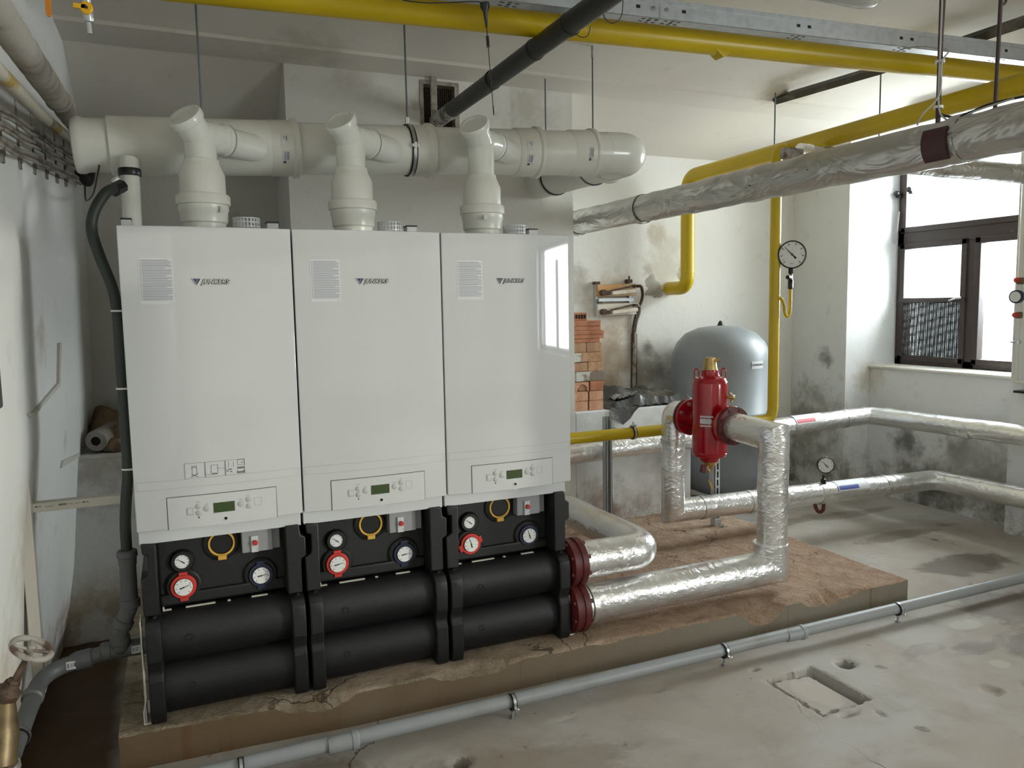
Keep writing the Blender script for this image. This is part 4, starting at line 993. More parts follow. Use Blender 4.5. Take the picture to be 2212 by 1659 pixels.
lag(fp, fillet([(HX+.07, HY, .418), (1.985, HY, .418), (1.985, 1.36, .42), (1.985, 1.36, .59), (2.6, 1.365, .596)], [.1, .1, .06], 8)[:20], .078, seed=2)
lag(fp, fillet([(1.985, .30, .418), (1.985, 1.36, .42), (1.985, 1.36, .588), (4.75, 1.36, .652), (4.765, -.6, .672)], [.09, .06, .07], 8), .063, 'rear_lagging', 'foil', seed=5)
for x in (3.35, 4.02, 4.5): band(fp, (x, 1.36, .588+.064*(x-1.985)/2.765), (1, 0, .02), .065)
for y in (1.2, .6): band(fp, (4.76, y, .654), (0, 1, 0), .065, .03)
def pipe_label(parent, c, axv, r, length, wid, ang, col, rows):
    u, w, a = basis(axv); c = Vector(c)
    def pt(t, q, o): return c+a*t+u*(math.cos(q)*(r+o))+w*(math.sin(q)*(r+o))
    n = 6; g = G().sheet([[pt(-length/2+length*i/4, math.radians(ang)+wid*(k/n-.5)/r, .003) for i in range(5)] for k in range(n+1)]); st = emit('pipe_label', g, 'label_white', parent, 'white label with a %s bar' % rows)
    g = G().sheet([[pt(-length*.47+length*.62*i/4, math.radians(ang)+wid*(k/n*.3+.12)/r, .0036) for i in range(5)] for k in range(n+1)]); emit('colour_bar', g, col, st)
u_, w_, a_ = basis((1, 0, .02))
def ang_of(target):   # angle index in basis for an outward direction
    t = Vector(target); return math.degrees(math.atan2(t.dot(w_), t.dot(u_)))
pipe_label(fp, (4.13, 1.36, .588+.064*(4.13-1.985)/2.765), (1, 0, .02), .064, .26, .085, ang_of((0, -.62, .78)), 'red_paint', 'red')
rp = thing('return_heating_pipe', (1.7, .07, .24), 'lower foil lagged pipe on the plinth rising to the red air separator', 'heating pipe')
red_flange(rp, HY-.01, .232)
RX = 2.664
lag(rp, [(HX+.07, HY-.01, .232), (RX-.008, .06, .242), (RX-.008, .06, .36)], .079, seed=8, miter=True)
lag(rp, [(RX, .06, .20), (RX, .06, .862), (RX, .34, .873)], .0695, 'riser_lagging', seed=11, miter=True)
band(rp, (1.685, .073, .2325), (1, 0, 0), .083, .012)
for o_, c_, ax_, r_ in ((rp, (HX+.078, HY-.01, .232), (1, 0, 0), .083), (fp, (HX+.078, HY, .418), (1, 0, 0), .08)):
    g = G().lathe([(r_-.003, -.006), (r_+.003, -.002), (r_+.002, .012)], c_, ax_, 60, caps=False); wobble(g, .003, 60); emit('torn_foil_edge', g, 'foil', o_)
rr = thing('return_heating_pipe', (RX, .86, .27), 'foil lagged pipe dropping from the separator and running right along the floor wall', 'heating pipe')
path = fillet([(RX, .69, .885), (RX, .845, .888), (RX, .845, .45)], .06, 8)+[Vector((RX, .845, .325))]+fillet([(RX+.3, .845, .3179), (4.78, .845, .275), (4.72, -.7, .31)], .07, 8)
lag(rr, path, .0655, seed=14, miter=True)
for z in (.55, .72): band(rr, (RX, .845, z), (0, 0, 1), .0672, .012)
for x in (2.86, 3.2, 3.45, 3.75, 4.3): band(rr, (x, .845, .325-.05*(x-RX)/2.12), (1, 0, -.02), .0672, .014)
u_, w_, a_ = basis((1, 0, -.02))
pipe_label(rr, (3.98, .845, .294), (1, 0, -.02), .0665, .26, .085, ang_of((0, -.62, .78)), 'blue_paint', 'blue')
gx = 3.77
pg2 = thing('pressure_gauge', (gx, .83, .36), 'small black rimmed gauge standing on the lower right foil pipe', 'gauge')
emit('stem', G().lathe([(.012, 0), (.016, .004), (.016, .036), (.008, .04), (.008, .06)], (gx, .83, .355), (0, 0, 1), 8), 'black_plastic', pg2)
gc = Vector((gx-.005, .81, .482)); fa = Vector((-.5, -.86, 0)).normalized()
emit('gauge_case', G().lathe([(.046, -.03), (.05, -.026), (.05, .0), (.0505, .006), (.046, .007), (.046, .001)], gc, fa, 36), 'black_plastic', pg2)
dial_face(pg2, gc+fa*.004, .047, math.radians(-46), ticks=8, ax=fa)
lp = emit('siphon_loop', G().tube(spline([(3.72, .845, .25), (3.722, .84, .215), (3.735, .835, .19), (3.757, .835, .183), (3.777, .835, .193), (3.786, .84, .215), (3.79, .845, .25)], 6), .011, 12), 'flange', None, 'dark red bent tube loop hanging below the lower right foil pipe', 'pipe loop')

# ------------------------------------------------------------------ red air and dirt separator
sx, sy = 2.664, .525
sep = thing('air_separator', (sx, sy, .63), 'glossy red air separator with brass top between the two foil riser pipes', 'separator')
body = emit('vessel', G().lathe([(.045, 0), (.05, .004), (.055, .02), (.082, .03), (.089, .045), (.0895, .06), (.0895, .40), (.087, .42), (.078, .436), (.05, .446), (.045, .455), (.043, .475), (.04, .478)], (sx, sy, .665), (0, 0, 1), 48), 'sep_red', sep)
emit('weld_bead', G().torus((sx, sy, .712), (0, 0, 1), .0893, .0018, 48, 6), 'sep_red', sep)
emit('weld_bead', G().torus((sx, sy, 1.082), (0, 0, 1), .0885, .0018, 48, 6), 'sep_red', sep)
bt = emit('brass_cap', G().lathe([(.038, 0), (.04, .003), (.036, .02), (.03, .055), (.027, .062), (.027, .068), (.02, .072)], (sx, sy, 1.135), (0, 0, 1), 20), 'brass', sep)
emit('vent_nipple', G().cyl((sx+.014, sy-.015, 1.192), (sx+.034, sy-.03, 1.192), .008, 10).lathe([(.011, 0), (.011, .008)], (sx+.031, sy-.028, 1.192), (.8, -.6, 0), 8), 'brass', bt)
for s_ in (-1, 1):
    c = Vector((sx+s_*.062, sy-s_*.03, 1.105)); q = [c+Vector((0, 0, -.02)), c+Vector((0, 0, .035))]; d = Vector((.81, -.58, 0))*.0115
    emit('lifting_eye', G().tube(fillet([q[0]-d, q[1]-d, q[1]+Vector((0, 0, .012)), q[1]+d, q[0]+d], .01, 5), .0035, 8), 'sep_red', sep)
for y0, sgn in ((sy-.16, -1), (sy+.155, 1)):
    zc = .876+.02*(y0-sy)*.4
    g = G().cyl((sx, sy+sgn*.07, zc), (sx, y0, zc), .05, 28).lathe([(.07, 0), (.096, .002), (.098, .006), (.098, .02), (.095, .024), (.072, .025)], (sx, y0-sgn*.012, zc), (0, sgn, 0), 40)
    f = emit('flange', g, 'sep_red', sep, smooth=35)
    emit('counter_flange', G().lathe([(.07, 0), (.096, .002), (.096, .018), (.074, .022)], (sx, y0+sgn*.015, zc), (0, sgn, 0), 40), 'flange', f)
    for k in range(8):
        a = 2*PI*(k+.5)/8; g = G(); px_, pz_ = sx+.08*math.cos(a), zc+.08*math.sin(a)
        g.lathe([(.009, -.012), (.011, -.012), (.011, 0), (.007, 0), (.007, .04), (.011, .04), (.011, .052)], (px_, y0-sgn*.012, pz_), (0, sgn, 0), 6); emit('bolt', g, 'steel' if sgn > 0 and k in (2, 3) else 'flange', f)
tp = emit('test_cock', G().cyl((sx+.05, sy-.065, 1.005), (sx+.066, sy-.09, 1.005), .009, 12).lathe([(.013, -.01), (.013, .012), (.008, .016)], (sx+.066, sy-.09, 1.005), (.4, -.7, 0), 10).cyl((sx+.066, sy-.09, .975), (sx+.066, sy-.09, 1.03), .006, 10), 'brass', sep)
emit('cock_lever', G().box((sx+.03, sy-.115, 1.02), (sx+.06, sy-.109, 1.028), Matrix.Rotation(.7, 3, 'Y')), 'steel', tp)
dv = emit('drain_valve', G().lathe([(.04, 0), (.032, -.012), (.026, -.03), (.014, -.036), (.012, -.062), (.008, -.064)], (sx, sy, .668), (0, 0, 1), 18).lathe([(.012, 0), (.014, .01), (.012, .03)], (sx-.03, sy-.02, .64), (-1, -.4, 0), 10), 'brass', sep)
emit('drain_handle', G().box((sx-.085, sy-.05, .618), (sx-.056, sy-.03, .66), Matrix.Rotation(.3, 3, 'Y')), 'flange', dv, bevel=.005)
emit('tag_wire', G().tube(spline([(sx-.055, sy-.04, .64), (sx-.04, sy-.05, .63), (sx-.035, sy-.05, .60), (sx-.04, sy-.05, .575)], 6), .0018, 6), 'steel', dv)
emit('brass_tag', G().prism_y([(sx-.048, .58), (sx-.04, .582), (sx-.022, .552), (sx-.010, .538), (sx-.03, .528), (sx-.034, .545)], sy-.052, sy-.049), 'brass', dv)
# flow arrow printed on the vessel, wrapped round it
def vp(s_, z, o=.0006): a = s_/.0895; return Vector((sx+math.sin(a)*(.0895+o), sy-math.cos(a)*(.0895+o), z))
def vpatch(g, s0, s1, z0a, z0b, z1a, z1b, n=8):
    g.sheet([[vp(s0+(s1-s0)*k/n, z0a+(z0b-z0a)*k/n) for k in range(n+1)], [vp(s0+(s1-s0)*k/n, z1a+(z1b-z1a)*k/n) for k in range(n+1)]])
g = G(); o_ = -.055
vpatch(g, -.055+o_, .012+o_, .858, .858, .866, .866); vpatch(g, -.055+o_, .012+o_, .905, .905, .914, .914); vpatch(g, -.055+o_, -.008+o_, .873, .873, .899, .899); vpatch(g, -.008+o_, .012+o_, .866, .885, .906, .887)
emit('flow_arrow', g, 'label_white', body, 'white printed flow arrow between two bars', smooth=40)

# ------------------------------------------------------------------ expansion tank
TX, TY, TR = 3.76, 1.81, .345
tk = thing('expansion_tank', (TX, TY, 0), 'big grey expansion tank standing behind the red separator', 'tank')
pr = [(.02, .10), (.16, .112), (.25, .15), (.31, .21), (.338, .29), (TR, .36), (TR, .70), (TR+.004, .704), (TR+.004, .716), (TR, .72), (TR, 1.05), (.338, 1.13), (.31, 1.20), (.25, 1.265), (.16, 1.305), (.08, 1.318), (.0001, 1.322)]
def smoothp(p): return [(v.x, v.y) for v in spline([(r, z, 0) for r, z in p], 3)]
emit('vessel', G().lathe(pr[:5]+pr[5:10]+pr[10:], (TX, TY, 0), (0, 0, 1), 64), 'tank', tk, smooth=60)
emit('valve_cap', G().lathe([(.026, 0), (.022, .006), (.012, .03), (.004, .036)], (TX, TY, 1.32), (0, 0, 1), 16), 'black_plastic', tk)
for k in range(3):
    a = -2.0+2*PI*k/3; emit('leg', G().box((TX+.24*math.cos(a)-.02, TY+.24*math.sin(a)-.02, 0), (TX+.24*math.cos(a)+.02, TY+.24*math.sin(a)+.02, .2)), 'tank', tk)
emit('connection', G().lathe([(.03, 0), (.03, .03), (.018, .032), (.018, .06)], (TX+.12, TY-.31, .36), (.35, -.9, -.1), 16), 'black_plastic', tk)
def tp_(s_, z, o=.001): a = s_/TR; return Vector((TX+math.sin(a)*(TR+o), TY-math.cos(a)*(TR+o), z))
def tpatch(g, s0, s1, z0, z1, o): g.sheet([[tp_(s0+(s1-s0)*k/6, z, o) for k in range(7)] for z in (z0, z1)])
lc = .045; g = G(); tpatch(g, lc-.055, lc+.055, 1.03, 1.082, .001); lb = emit('label', g, 'label_white', tk, 'white label reading EXPANZOMAT')
a = lc/TR; c = tp_(lc, 1.056, .002); emit('label_text', text_geo('EXPANZOMAT', .0165, .0003, facing(c, (math.cos(a), math.sin(a), 0), (0, 0, 1)), 0, .0004), 'ink', lb, smooth=0)

# ------------------------------------------------------------------ overhead foil pipes, hanger rods, cables
op = thing('overhead_heating_pipe', (2.5, .3, 1.9), 'thick creased foil lagged pipe running overhead from the chimney breast towards the viewer', 'heating pipe')
opx = 2.5
g = G().tube(dense([(opx, 2.25, 2.0), (opx, -2.2, 1.988)], .025), .0735, 36); wobble(g, .005, 9, 3); wobble(g, .0025, 24, 5)
emit('lagging', g, 'foil_old', op, smooth=70)
for y in (1.62, .9, -.95): band(op, (opx, y, 1.994), (0, 1, 0), .077, .02, 'foil_old')
g = G()
for q in ((-.02, .064), (.0, .03), (-.045, -.05), (.055, .02)): pass
for (y, dz, dx) in ((-.02, .02, -.07), (-.03, -.012, -.073), (-.36, .0, -.074), (.43, -.035, -.063)): g.lathe([(.0035, -.003), (.0005, .004)], (opx+dx, y, 1.99+dz), (-1, 0, 0), 8)
emit('puncture_marks', g, 'hole', op)
hb = thing('pipe_hanger', (opx, -.86, 1.95), 'dark red brown saddle bracket and rod holding the overhead foil pipe', 'pipe hanger')
g = G()
for sgn in (1,):
    rows = []
    for i in range(9):
        a = math.radians(150+i*(-2)-90-0)
    n = 16
    rows = [[Vector((opx+math.cos(t)*.081, y, 1.988+math.sin(t)*.081)) for t in [math.radians(150+75*k/n) for k in range(n+1)]] for y in (-.955, -.865)]
    g.sheet(rows); m = [[v+Vector((0, 0, .0)) for v in r] for r in rows]
    g.sheet([[Vector((opx+math.cos(t)*.085, y, 1.988+math.sin(t)*.085)) for t in [math.radians(150+75*k/n) for k in range(n+1)]] for y in (-.955, -.865)])
    g.box((opx-.085, -.955, 1.935), (opx+.085, -.865, 1.94)) if False else None
emit('saddle', g, 'bracket', hb)
emit('hanger_rod', G().tube([(opx, -.86, 2.05), (opx-.004, -.862, CEIL+.02)], .008, 10), 'rod_dark', hb)
for z in (2.11, 2.255): emit('cable_tie', G().annulus((opx, -.86, z), (0, 0, 1), .012, .015, .008, 16), 'tie', hb, 'white cable tie')
r2 = thing('pipe_hanger', (opx, -1.06, 2.04), 'dark brown hanger rod nearest the right edge, reaching the overhead foil pipe', 'pipe hanger')
emit('hanger_rod', G().tube([(opx, -1.055, 2.045), (opx+.004, -1.06, CEIL)], .006, 10), 'rod_dark', r2)
emit('eye', G().torus((opx+.01, -1.06, 2.385), (0, 1, 0), .012, .004, 16, 6), 'rod_dark', r2)
def cable(name, pts, r, mat, label, cat='cable'):
    return emit(name, G().tube(spline(pts, 8), r, 8), mat, None, label, cat)
cable('cable', [(opx+.012, -.865, CEIL), (opx+.012, -.86, 2.5), (opx+.010, -.855, 2.3), (opx+.008, -.852, 2.12), (opx+.005, -.90, 2.075), (opx+.0, -.97, 2.072), (opx, -1.05, 2.082), (opx, -1.25, 2.074)], .004, 'wire', 'black cable tied to the red brown hanger rod, swinging right')
cable('cable', [(opx-.010, -.868, 2.52), (opx-.012, -.868, 2.3), (opx-.010, -.868, 2.12), (opx-.004, -.89, 2.07), (opx-.03, -.95, 2.05), (opx-.04, -1.02, 2.062), (opx-.01, -1.12, 2.078)], .003, 'wire_grey', 'pale grey cable hanging in a loop beside the red brown hanger rod')
cable('cable', [(3.12, -.20, 2.568), (2.98, -.40, 2.50), (2.70, -.70, 2.37), (2.55, -.85, 2.30), (opx-.012, -.876, 2.25), (opx-.014, -.872, 2.15), (opx-.05, -.84, 2.09), (opx-.06, -.83, 2.058)], .003, 'wire_grey', 'pale grey cable leaving the cable tray towards the red brown hanger rod')
# short lagged pipe crossing in front of the window head
wp = thing('window_heating_pipe', (3.8, .9, 2.2), 'foil lagged pipe crossing in front of the window head', 'heating pipe')
A, B = Vector((3.43, .69, 2.296)), Vector((4.95, .24, 2.178))
g = G().tube(dense([A, B], .03), .056, 30); wobble(g, .004, 14, 2); emit('lagging', g, 'foil_old', wp, smooth=60)
d = (A-B).normalized(); g = G().tube(dense([A+Vector((.03, -.02, 0)), A+d*.06+Vector((0, .02, .0)), A+d*.075+Vector((0, .1, -.01)), A+d*.08+Vector((0, .22, -.02))], .02), [.06]*1+[.058]*0 or .058, 28) if False else G().tube(dense([A-d*.03, A+d*.035], .012), .062, 28)
wobble(g, .005, 26, 7); emit('end_wrap', g, 'foil', wp, smooth=60)
emit('fitting', G().cyl(A+d*.03, A+d*.13, .033, 20).lathe([(.04, 0), (.04, .02)], A+d*.07, d, 6), 'wheel', wp)
t_ = .28; q = A.lerp(B, t_); rod(q.x, q.y, q.z+.05, CEIL, 'pale rod hanging behind the yellow gas branch, holding the window head pipe')
rod(bx, 1.1, 2.43, 2.75, 'pale thin rod at the top of the yellow gas branch', .0045)
rod(3.90, -.22, 2.62, CEIL, 'thin dark rod near the top right holding the cable tray', .006)

# ------------------------------------------------------------------ cable tray, steam pipe, vent, lamp, antenna
ct = thing('cable_tray', (2.4, -.15, 2.57), 'perforated galvanised cable tray running above the thick yellow gas pipe', 'cable tray')
KT = 1.069
tA, tB = Vector((.7925, -.0166, 0)), Vector((4.5874, -.3341, 0)); td = (tB-tA).normalized(); tn = Vector((-td.y, td.x, 0))
rotT = Matrix.Rotation(math.atan2(td.y, td.x), 3, 'Z')
def tray_box(g, s0, s1, n0, n1, z0, z1):
    z0, z1 = [1.484+(z-1.484)*KT for z in (z0, z1)]
    c = [tA+td*s+tn*(n_*KT) for s, n_ in ((s0, n0), (s1, n0), (s1, n1), (s0, n1))]
    return g.add([Vector((p.x, p.y, z)) for z in (z0, z1) for p in c], [(0,3,2,1),(4,5,6,7),(0,1,5,4),(1,2,6,5),(2,3,7,6),(3,0,4,7)])
Lt = (tB-tA).length
def at_x(x): return (.134+(x-.134)*KT-tA.x)/td.x
js = at_x(1.80)
for s0, s1 in ((0, js-.001), (js+.001, Lt)):
    g = G(); tray_box(g, s0, s1, 0, .0015, 2.5, 2.56); tray_box(g, s0, s1, 0, .055, 2.5, 2.5015); tray_box(g, s0, s1, .0535, .055, 2.5, 2.56); tray_box(g, s0, s1, 0, .01, 2.558, 2.56)
    emit('tray_length', g, 'galv', ct, smooth=0)
g = G(); tray_box(g, js-.33, js+.9, -.003, -.001, 2.528, 2.566)
emit('cover_flange', G().add(*[[], []]) if False else tray_box(G(), js-.7, Lt, -.004, .004, 2.55, 2.566), 'galv', ct, smooth=0)
g = G()
def slotb(x, n0, n1, l): tray_box(g, at_x(x)-l/2, at_x(x)+l/2, n0, n1, 2.4992, 2.5)
for x in (1.24, 1.77, 1.86, 2.41, 2.93, 3.45):
    for dx in (-.026, 0, .026): 
        if dx: slotb(x+dx, .012, .017, .016); slotb(x+dx, .038, .043, .016)
        else: slotb(x, .008, .012, .014); slotb(x, .0435, .0475, .014); slotb(x, .017, .038, .003); slotb(x, .0245, .029, .014)
for x in (1.715, 1.90, 2.40, 2.45, 2.90, 2.955, 3.42, 3.47): tray_box(g, at_x(x)-.0085, at_x(x)+.0085, -.0006, 0, 2.528, 2.539)
emit('slot_openings', g, 'slot', ct, smooth=0)
for x in (1.775, 1.83):
    p = tA+td*at_x(x); emit('joint_bolt', G().lathe([(.008, 0), (.008, .003), (.005, .006)], (p.x, p.y-.0005, 1.484+(2.532-1.484)*KT), -tn, 16), 'steel', ct)

bp = thing('steam_pipe', (1.53, .4, 2.45), 'black painted pipe running from the mesh vent overhead towards the viewer', 'pipe')
g = G().tube(dense([(1.537, 1.46, 2.503), (1.527, -1.3, 2.508)], .06), .040, 24); wobble(g, .0012, 12); emit('pipe', g, 'black_pipe', bp, smooth=60)
emit('bare_end', G().tube([(1.537, 1.47, 2.503), (1.5365, 1.19, 2.5034)], .0405, 20).lathe([(.042, 0), (.042, .06)], (1.537, 1.20, 2.5034), (0, 1, 0), 20), 'smear', bp, 'bare grey end of the pipe with whitewash smears')
for y in (.64, .2, -.1): emit('collar', G().lathe([(.0425, -.012), (.0435, 0), (.0425, .012)], (1.533, y, 2.505), (0, 1, 0), 20), 'black_pipe', bp)
cable('cable_loop', [(1.53, -.12, 2.477), (1.56, -.13, 2.455), (1.585, -.14, 2.46), (1.59, -.15, 2.49)], .0016, 'wire', 'thin black wire loop hanging off the black steam pipe', 'wire')
cable('cable_loop', [(1.56, -.28, 2.52), (1.57, -.285, 2.47), (1.60, -.29, 2.455), (1.63, -.295, 2.48), (1.635, -.30, 2.53)], .0016, 'wire', 'thin black wire loop in front of the cable tray beside the steam pipe', 'wire')
vg = thing('vent_grille', (1.55, 1.45, 2.44), 'square rusty wire mesh vent in the chimney breast', 'vent')
g = G()
for k in range(17): x = vx0+(vx1-vx0)*k/16; g.tube([(x, 1.454, vz0), (x, 1.454, vz1)], .0016, 5)
for k in range(21): z = vz0+(vz1-vz0)*k/20; g.tube([(vx0, 1.457, z), (vx1, 1.457, z)], .0016, 5)
emit('mesh', g, 'rust', vg, smooth=0)
emit('cavity_back', G().box((vx0, 1.53, vz0), (vx1, 1.545, vz1)), 'void', vg, smooth=0)
emit('plaster_frame', wobble(G().box((vx0-.012, 1.444, vz0-.01), (vx0+.008, 1.46, vz1+.006)).box((vx1-.01, 1.446, vz0-.01), (vx1+.014, 1.46, vz1+.006)).box((vx0-.01, 1.446, vz1-.008), (vx1+.012, 1.46, vz1+.012)), .004, 30), 'plaster_grey', vg)
fb = emit('flat_bar', wobble(G().box((1.494, 1.41, 2.46), (1.528, 1.428, 2.728)), .002, 12), 'plaster_grey', None, 'stained flat steel bar hanging in front of the vent mesh', 'bar', bevel=.003)
cs = emit('ceiling_rail', G().tube([(3.672, 1.191, 2.735), (3.761, .474, 2.735), (3.80, -1.4, 2.735)], .028, 4), 'strip_dark', None, 'dark stained steel rail under the ceiling crossing behind the yellow pipes', 'rail')
cs2 = emit('ceiling_rail_clip', G().box((3.755, .19, 2.74), (3.772, .205, CEIL)).box((3.73, .18, CEIL-.012), (3.80, .215, CEIL)), 'rod_dark', None, 'small dark clip fixing the stained rail to the ceiling', 'bracket')
lm = thing('ceiling_lamp', (2.1, -.42, 2.6), 'long tube lamp with clear rounded cover at the top edge', 'lamp')
t = NT('clear lamp cover'); t.set(S(206, 204, 196), .18, 0, None, Transmission_Weight=.55, IOR=1.3, Alpha=.85); M['lampcover'] = t.m
g = G(); n = 14; sec = [(math.cos(PI*k/n+PI)*.055, math.sin(PI*k/n+PI)*.055) for k in range(n+1)]
rows = []
for s_, sc_ in [(1.35, .8), (1.38, 1)]+[(1.4+.1*k, 1) for k in range(13)]+[(2.66, .98), (2.70, .85), (2.725, .6), (2.735, .3)]:
    rows.append([Vector((s_, -.40+a*sc_, 2.66+b*sc_)) for a, b in sec])
g.sheet(rows); emit('cover', g, 'lampcover', lm, smooth=60)
emit('housing', G().box((1.36, -.45, 2.66), (2.70, -.35, 2.72)).box((1.6, -.43, 2.72), (1.68, -.37, CEIL)).box((2.4, -.43, 2.72), (2.48, -.37, CEIL)), 'button_grey', lm, bevel=.006)
an = thing('antenna', (1.11, -.3, 2.12), 'black whip antenna with a coiled spring hanging below the cable tray', 'antenna')
AX, AY = 1.164, -.198
def ap(z): return Vector((AX+((2.41-z)*.07-.004)*KT, AY, 1.484+(z-1.484)*KT))
emit('magnet_base', G().lathe([(.016, 0), (.016, -.012), (.008, -.03), (.004, -.075), (.003, -.08)], ap(2.43), (-.07, 0, 1), 16), 'black_plastic', an)
emit('whip', G().tube([ap(2.36), ap(2.33)], .0016, 6).tube([ap(2.298), ap(2.09)], .0014, 6).tube([ap(2.20), ap(2.165)], .0032, 8).tube([ap(2.12), ap(2.095)], .0022, 8), 'wire', an)
n = 120; emit('coil', G().tube([ap(2.332-.034*k/n)+Vector((math.cos(k*.6)*.0048, math.sin(k*.6)*.0048, 0)) for k in range(n+1)], .0011, 5), 'wire', an)
emit('lead', G().tube(spline([ap(2.43), *[push(q, KT) for q in ((1.06, -.34, 2.437), (1.0, -.30, 2.44), (.93, -.26, 2.444), (.86, -.22, 2.46), (.82, -.2, 2.5))]], 8), .002, 6), 'wire', an)
# small gas valve and lever at the upper left
gv = thing('gas_cock', (-.01, -.33, 2.2), 'small gas cock with yellow lever hanging at the top left corner', 'valve')
vx, vy = -.013, -.335
emit('body', G().lathe([(.006, 0), (.006, .028), (.011, .03), (.013, .036), (.013, .055), (.009, .06), (.0105, .064), (.0105, .575)], (vx, vy, 2.213), (-.04, 0, 1), 16), 'steel', gv)
emit('lever', G().lathe([(.016, 0), (.016, .006), (.012, .008)], (vx-.004, vy-.014, 2.272), (0, -1, 0), 16).box((vx-.034, vy-.022, 2.268), (vx-.004, vy-.016, 2.28)), 'lever_yellow', gv, 'yellow lever', bevel=.001)
emit('lever_screw', G().lathe([(.004, 0), (.004, .003)], (vx-.004, vy-.022, 2.272), (0, -1, 0), 10), 'wire', gv)
emit('valve_lever', G().prism_y([(-.1105, 2.25), (-.107, 2.243), (-.101, 2.243), (-.0975, 2.25), (-.096, CEIL), (-.110, CEIL)], -.343, -.337), 'orange', None, 'flat orange lever hanging at the top edge left of the gas cock', 'lever', bevel=.001)

# ------------------------------------------------------------------ left wall pipes and cables
lpz = lambda y: 2.170+.068*(y+.24)
ol = thing('lagged_wall_pipe', (-.185, .3, 2.1), 'thick grey lagged pipe sloping along the top of the left wall', 'pipe')
P0, P1 = Vector((-.172, -1.2, lpz(-1.2))), Vector((-.176, 1.88, lpz(1.88)))
g = G().tube(dense([P0, Vector((-.172, .42, lpz(.42)))], .04), .038, 26); wobble(g, .003, 12); emit('lagging', g, 'old_pipe', ol, smooth=60)
g = G().tube(dense([Vector((-.172, .40, lpz(.40))), P1], .04), .034, 26); wobble(g, .003, 12, 4); emit('lagging', g, 'old_pipe', ol, smooth=60)
emit('joint', G().torus((-.172, .42, lpz(.42)), (0, 1, .07), .036, .005, 26, 8), 'old_pipe', ol)
tp2 = emit('painted_wall_pipe', wobble(G().tube(dense([(-.222, -1.1, 2.035), (-.218, .3, 2.14), (-.20, 1.88, 2.30)], .06), .0185, 16), .001, 8), 'paint_pipe', None, 'thin chipped white and yellow pipe just below the lagged pipe on the left wall', 'pipe', smooth=60)
cb = 0
for k, (dx, z0, z1) in enumerate(((0, 2.0, 2.225), (.012, 1.975, 2.2), (.0, 1.952, 2.178), (.014, 1.93, 2.155), (.002, 1.905, 2.13), (.014, 1.885, 2.10))):
    pts = []
    for j in range(18):
        y = -.9+2.45*j/17; zb_ = z0+(z1-z0)*(y+.9)/2.45
        pts.append((lwx(y, 2.1)+.02+dx+.002*math.sin(j*1.7+k), y, zb_+.003*math.sin(j*1.9+k*.8)))
    nm = ('topmost', 'second from top', 'third from top', 'third from bottom', 'second from bottom', 'lowest')[k]
    emit('wall_cable', G().tube(spline(pts, 4), .006 if k % 2 else .0075, 8), 'cable', None, nm+' of the dusty grey cables clipped along the left wall', 'cable', 'dusty cables along the left wall')
names = ['nearest the viewer', 'second nearest', 'third nearest', 'fourth nearest', 'fourth from the far end', 'third from the far end', 'second from the far end', 'at the far end']
for k in range(8):
    y = -.42+.25*k; z = 1.9+.0918*(y+.9); x = lwx(y, z)
    g = G().box((x-.02, y-.012, z-.03), (x+.012, y+.012, z-.012)).box((x-.02, y-.014, z+.02), (x+.006, y-.008, z+.17)).box((x-.02, y+.008, z+.02), (x+.006, y+.014, z+.16)).box((x-.01, y-.016, z-.05), (x+.008, y+.016, z-.02))
    emit('cable_clip', g, 'cable_clip', None, 'metal cable clip on the left wall, '+names[k], 'cable clip', 'cable clips on the left wall')
cable('wire', [(-.20, 1.62, 2.16), (-.195, 1.5, 2.04), (-.16, 1.1, 1.965), (-.11, .75, 1.945), (-.075, .5, 1.975), (-.06, .41, 2.0)], .0032, 'wire', 'thin black wire looping from the wall cables to the flue pipe end', 'wire')
ds = thing('flat_duct', (-.2, 1.75, 2.1), 'stub of dark cable bundle turning into the corner behind the flue pipe end', 'cable')
emit('bundle', G().tube(spline([(-.215, 1.55, 2.16), (-.19, 1.62, 2.12), (-.17, 1.66, 2.2), (-.12, 1.7, 2.26), (.2, 1.75, 2.27)], 6), .024, 10), 'wire', ds)
# trunking, cabinet
tr = thing('cable_trunking', (-.17, .29, .83), 'cream cable trunking bridging from the left wall to behind the boilers', 'trunking')
emit('duct', G().box((-.362, .285, .822), (.06, .33, .853)), 'trunk', tr, bevel=.002)
g = G()
for x, w in ((-.315, .008), (-.303, .004), (-.175, .009), (-.161, .004)): g.box((x, .2842, .84), (x+w, .2852, .8435))
for k in range(6): g.box((-.246+.004*k, .2842, .8385), (-.2435+.004*k, .2852, .8445))
g.box((-.285, .2842, .8385), (-.262, .2852, .8393)).box((-.215, .2842, .8405), (-.205, .2852, .8413)).box((-.198, .2842, .8408), (-.18, .2852, .8416))
emit('print', g, 'ink', tr, smooth=0)
g = G().box((lwx(.27, .8)-.02, .255, .2), (lwx(.27, .8)+.016, .292, 1.02)); emit('wall_duct', g, 'trunk', None, 'upright cream trunking on the left wall at the end of the horizontal one', 'trunking', bevel=.003)
g = G().box((-.55, -.62, 1.247), (-.272, -.345, 1.474)); cbn = emit('wall_cabinet', g, 'cab', None, 'dark grey cabinet cut off by the left edge', 'cabinet', bevel=.006)
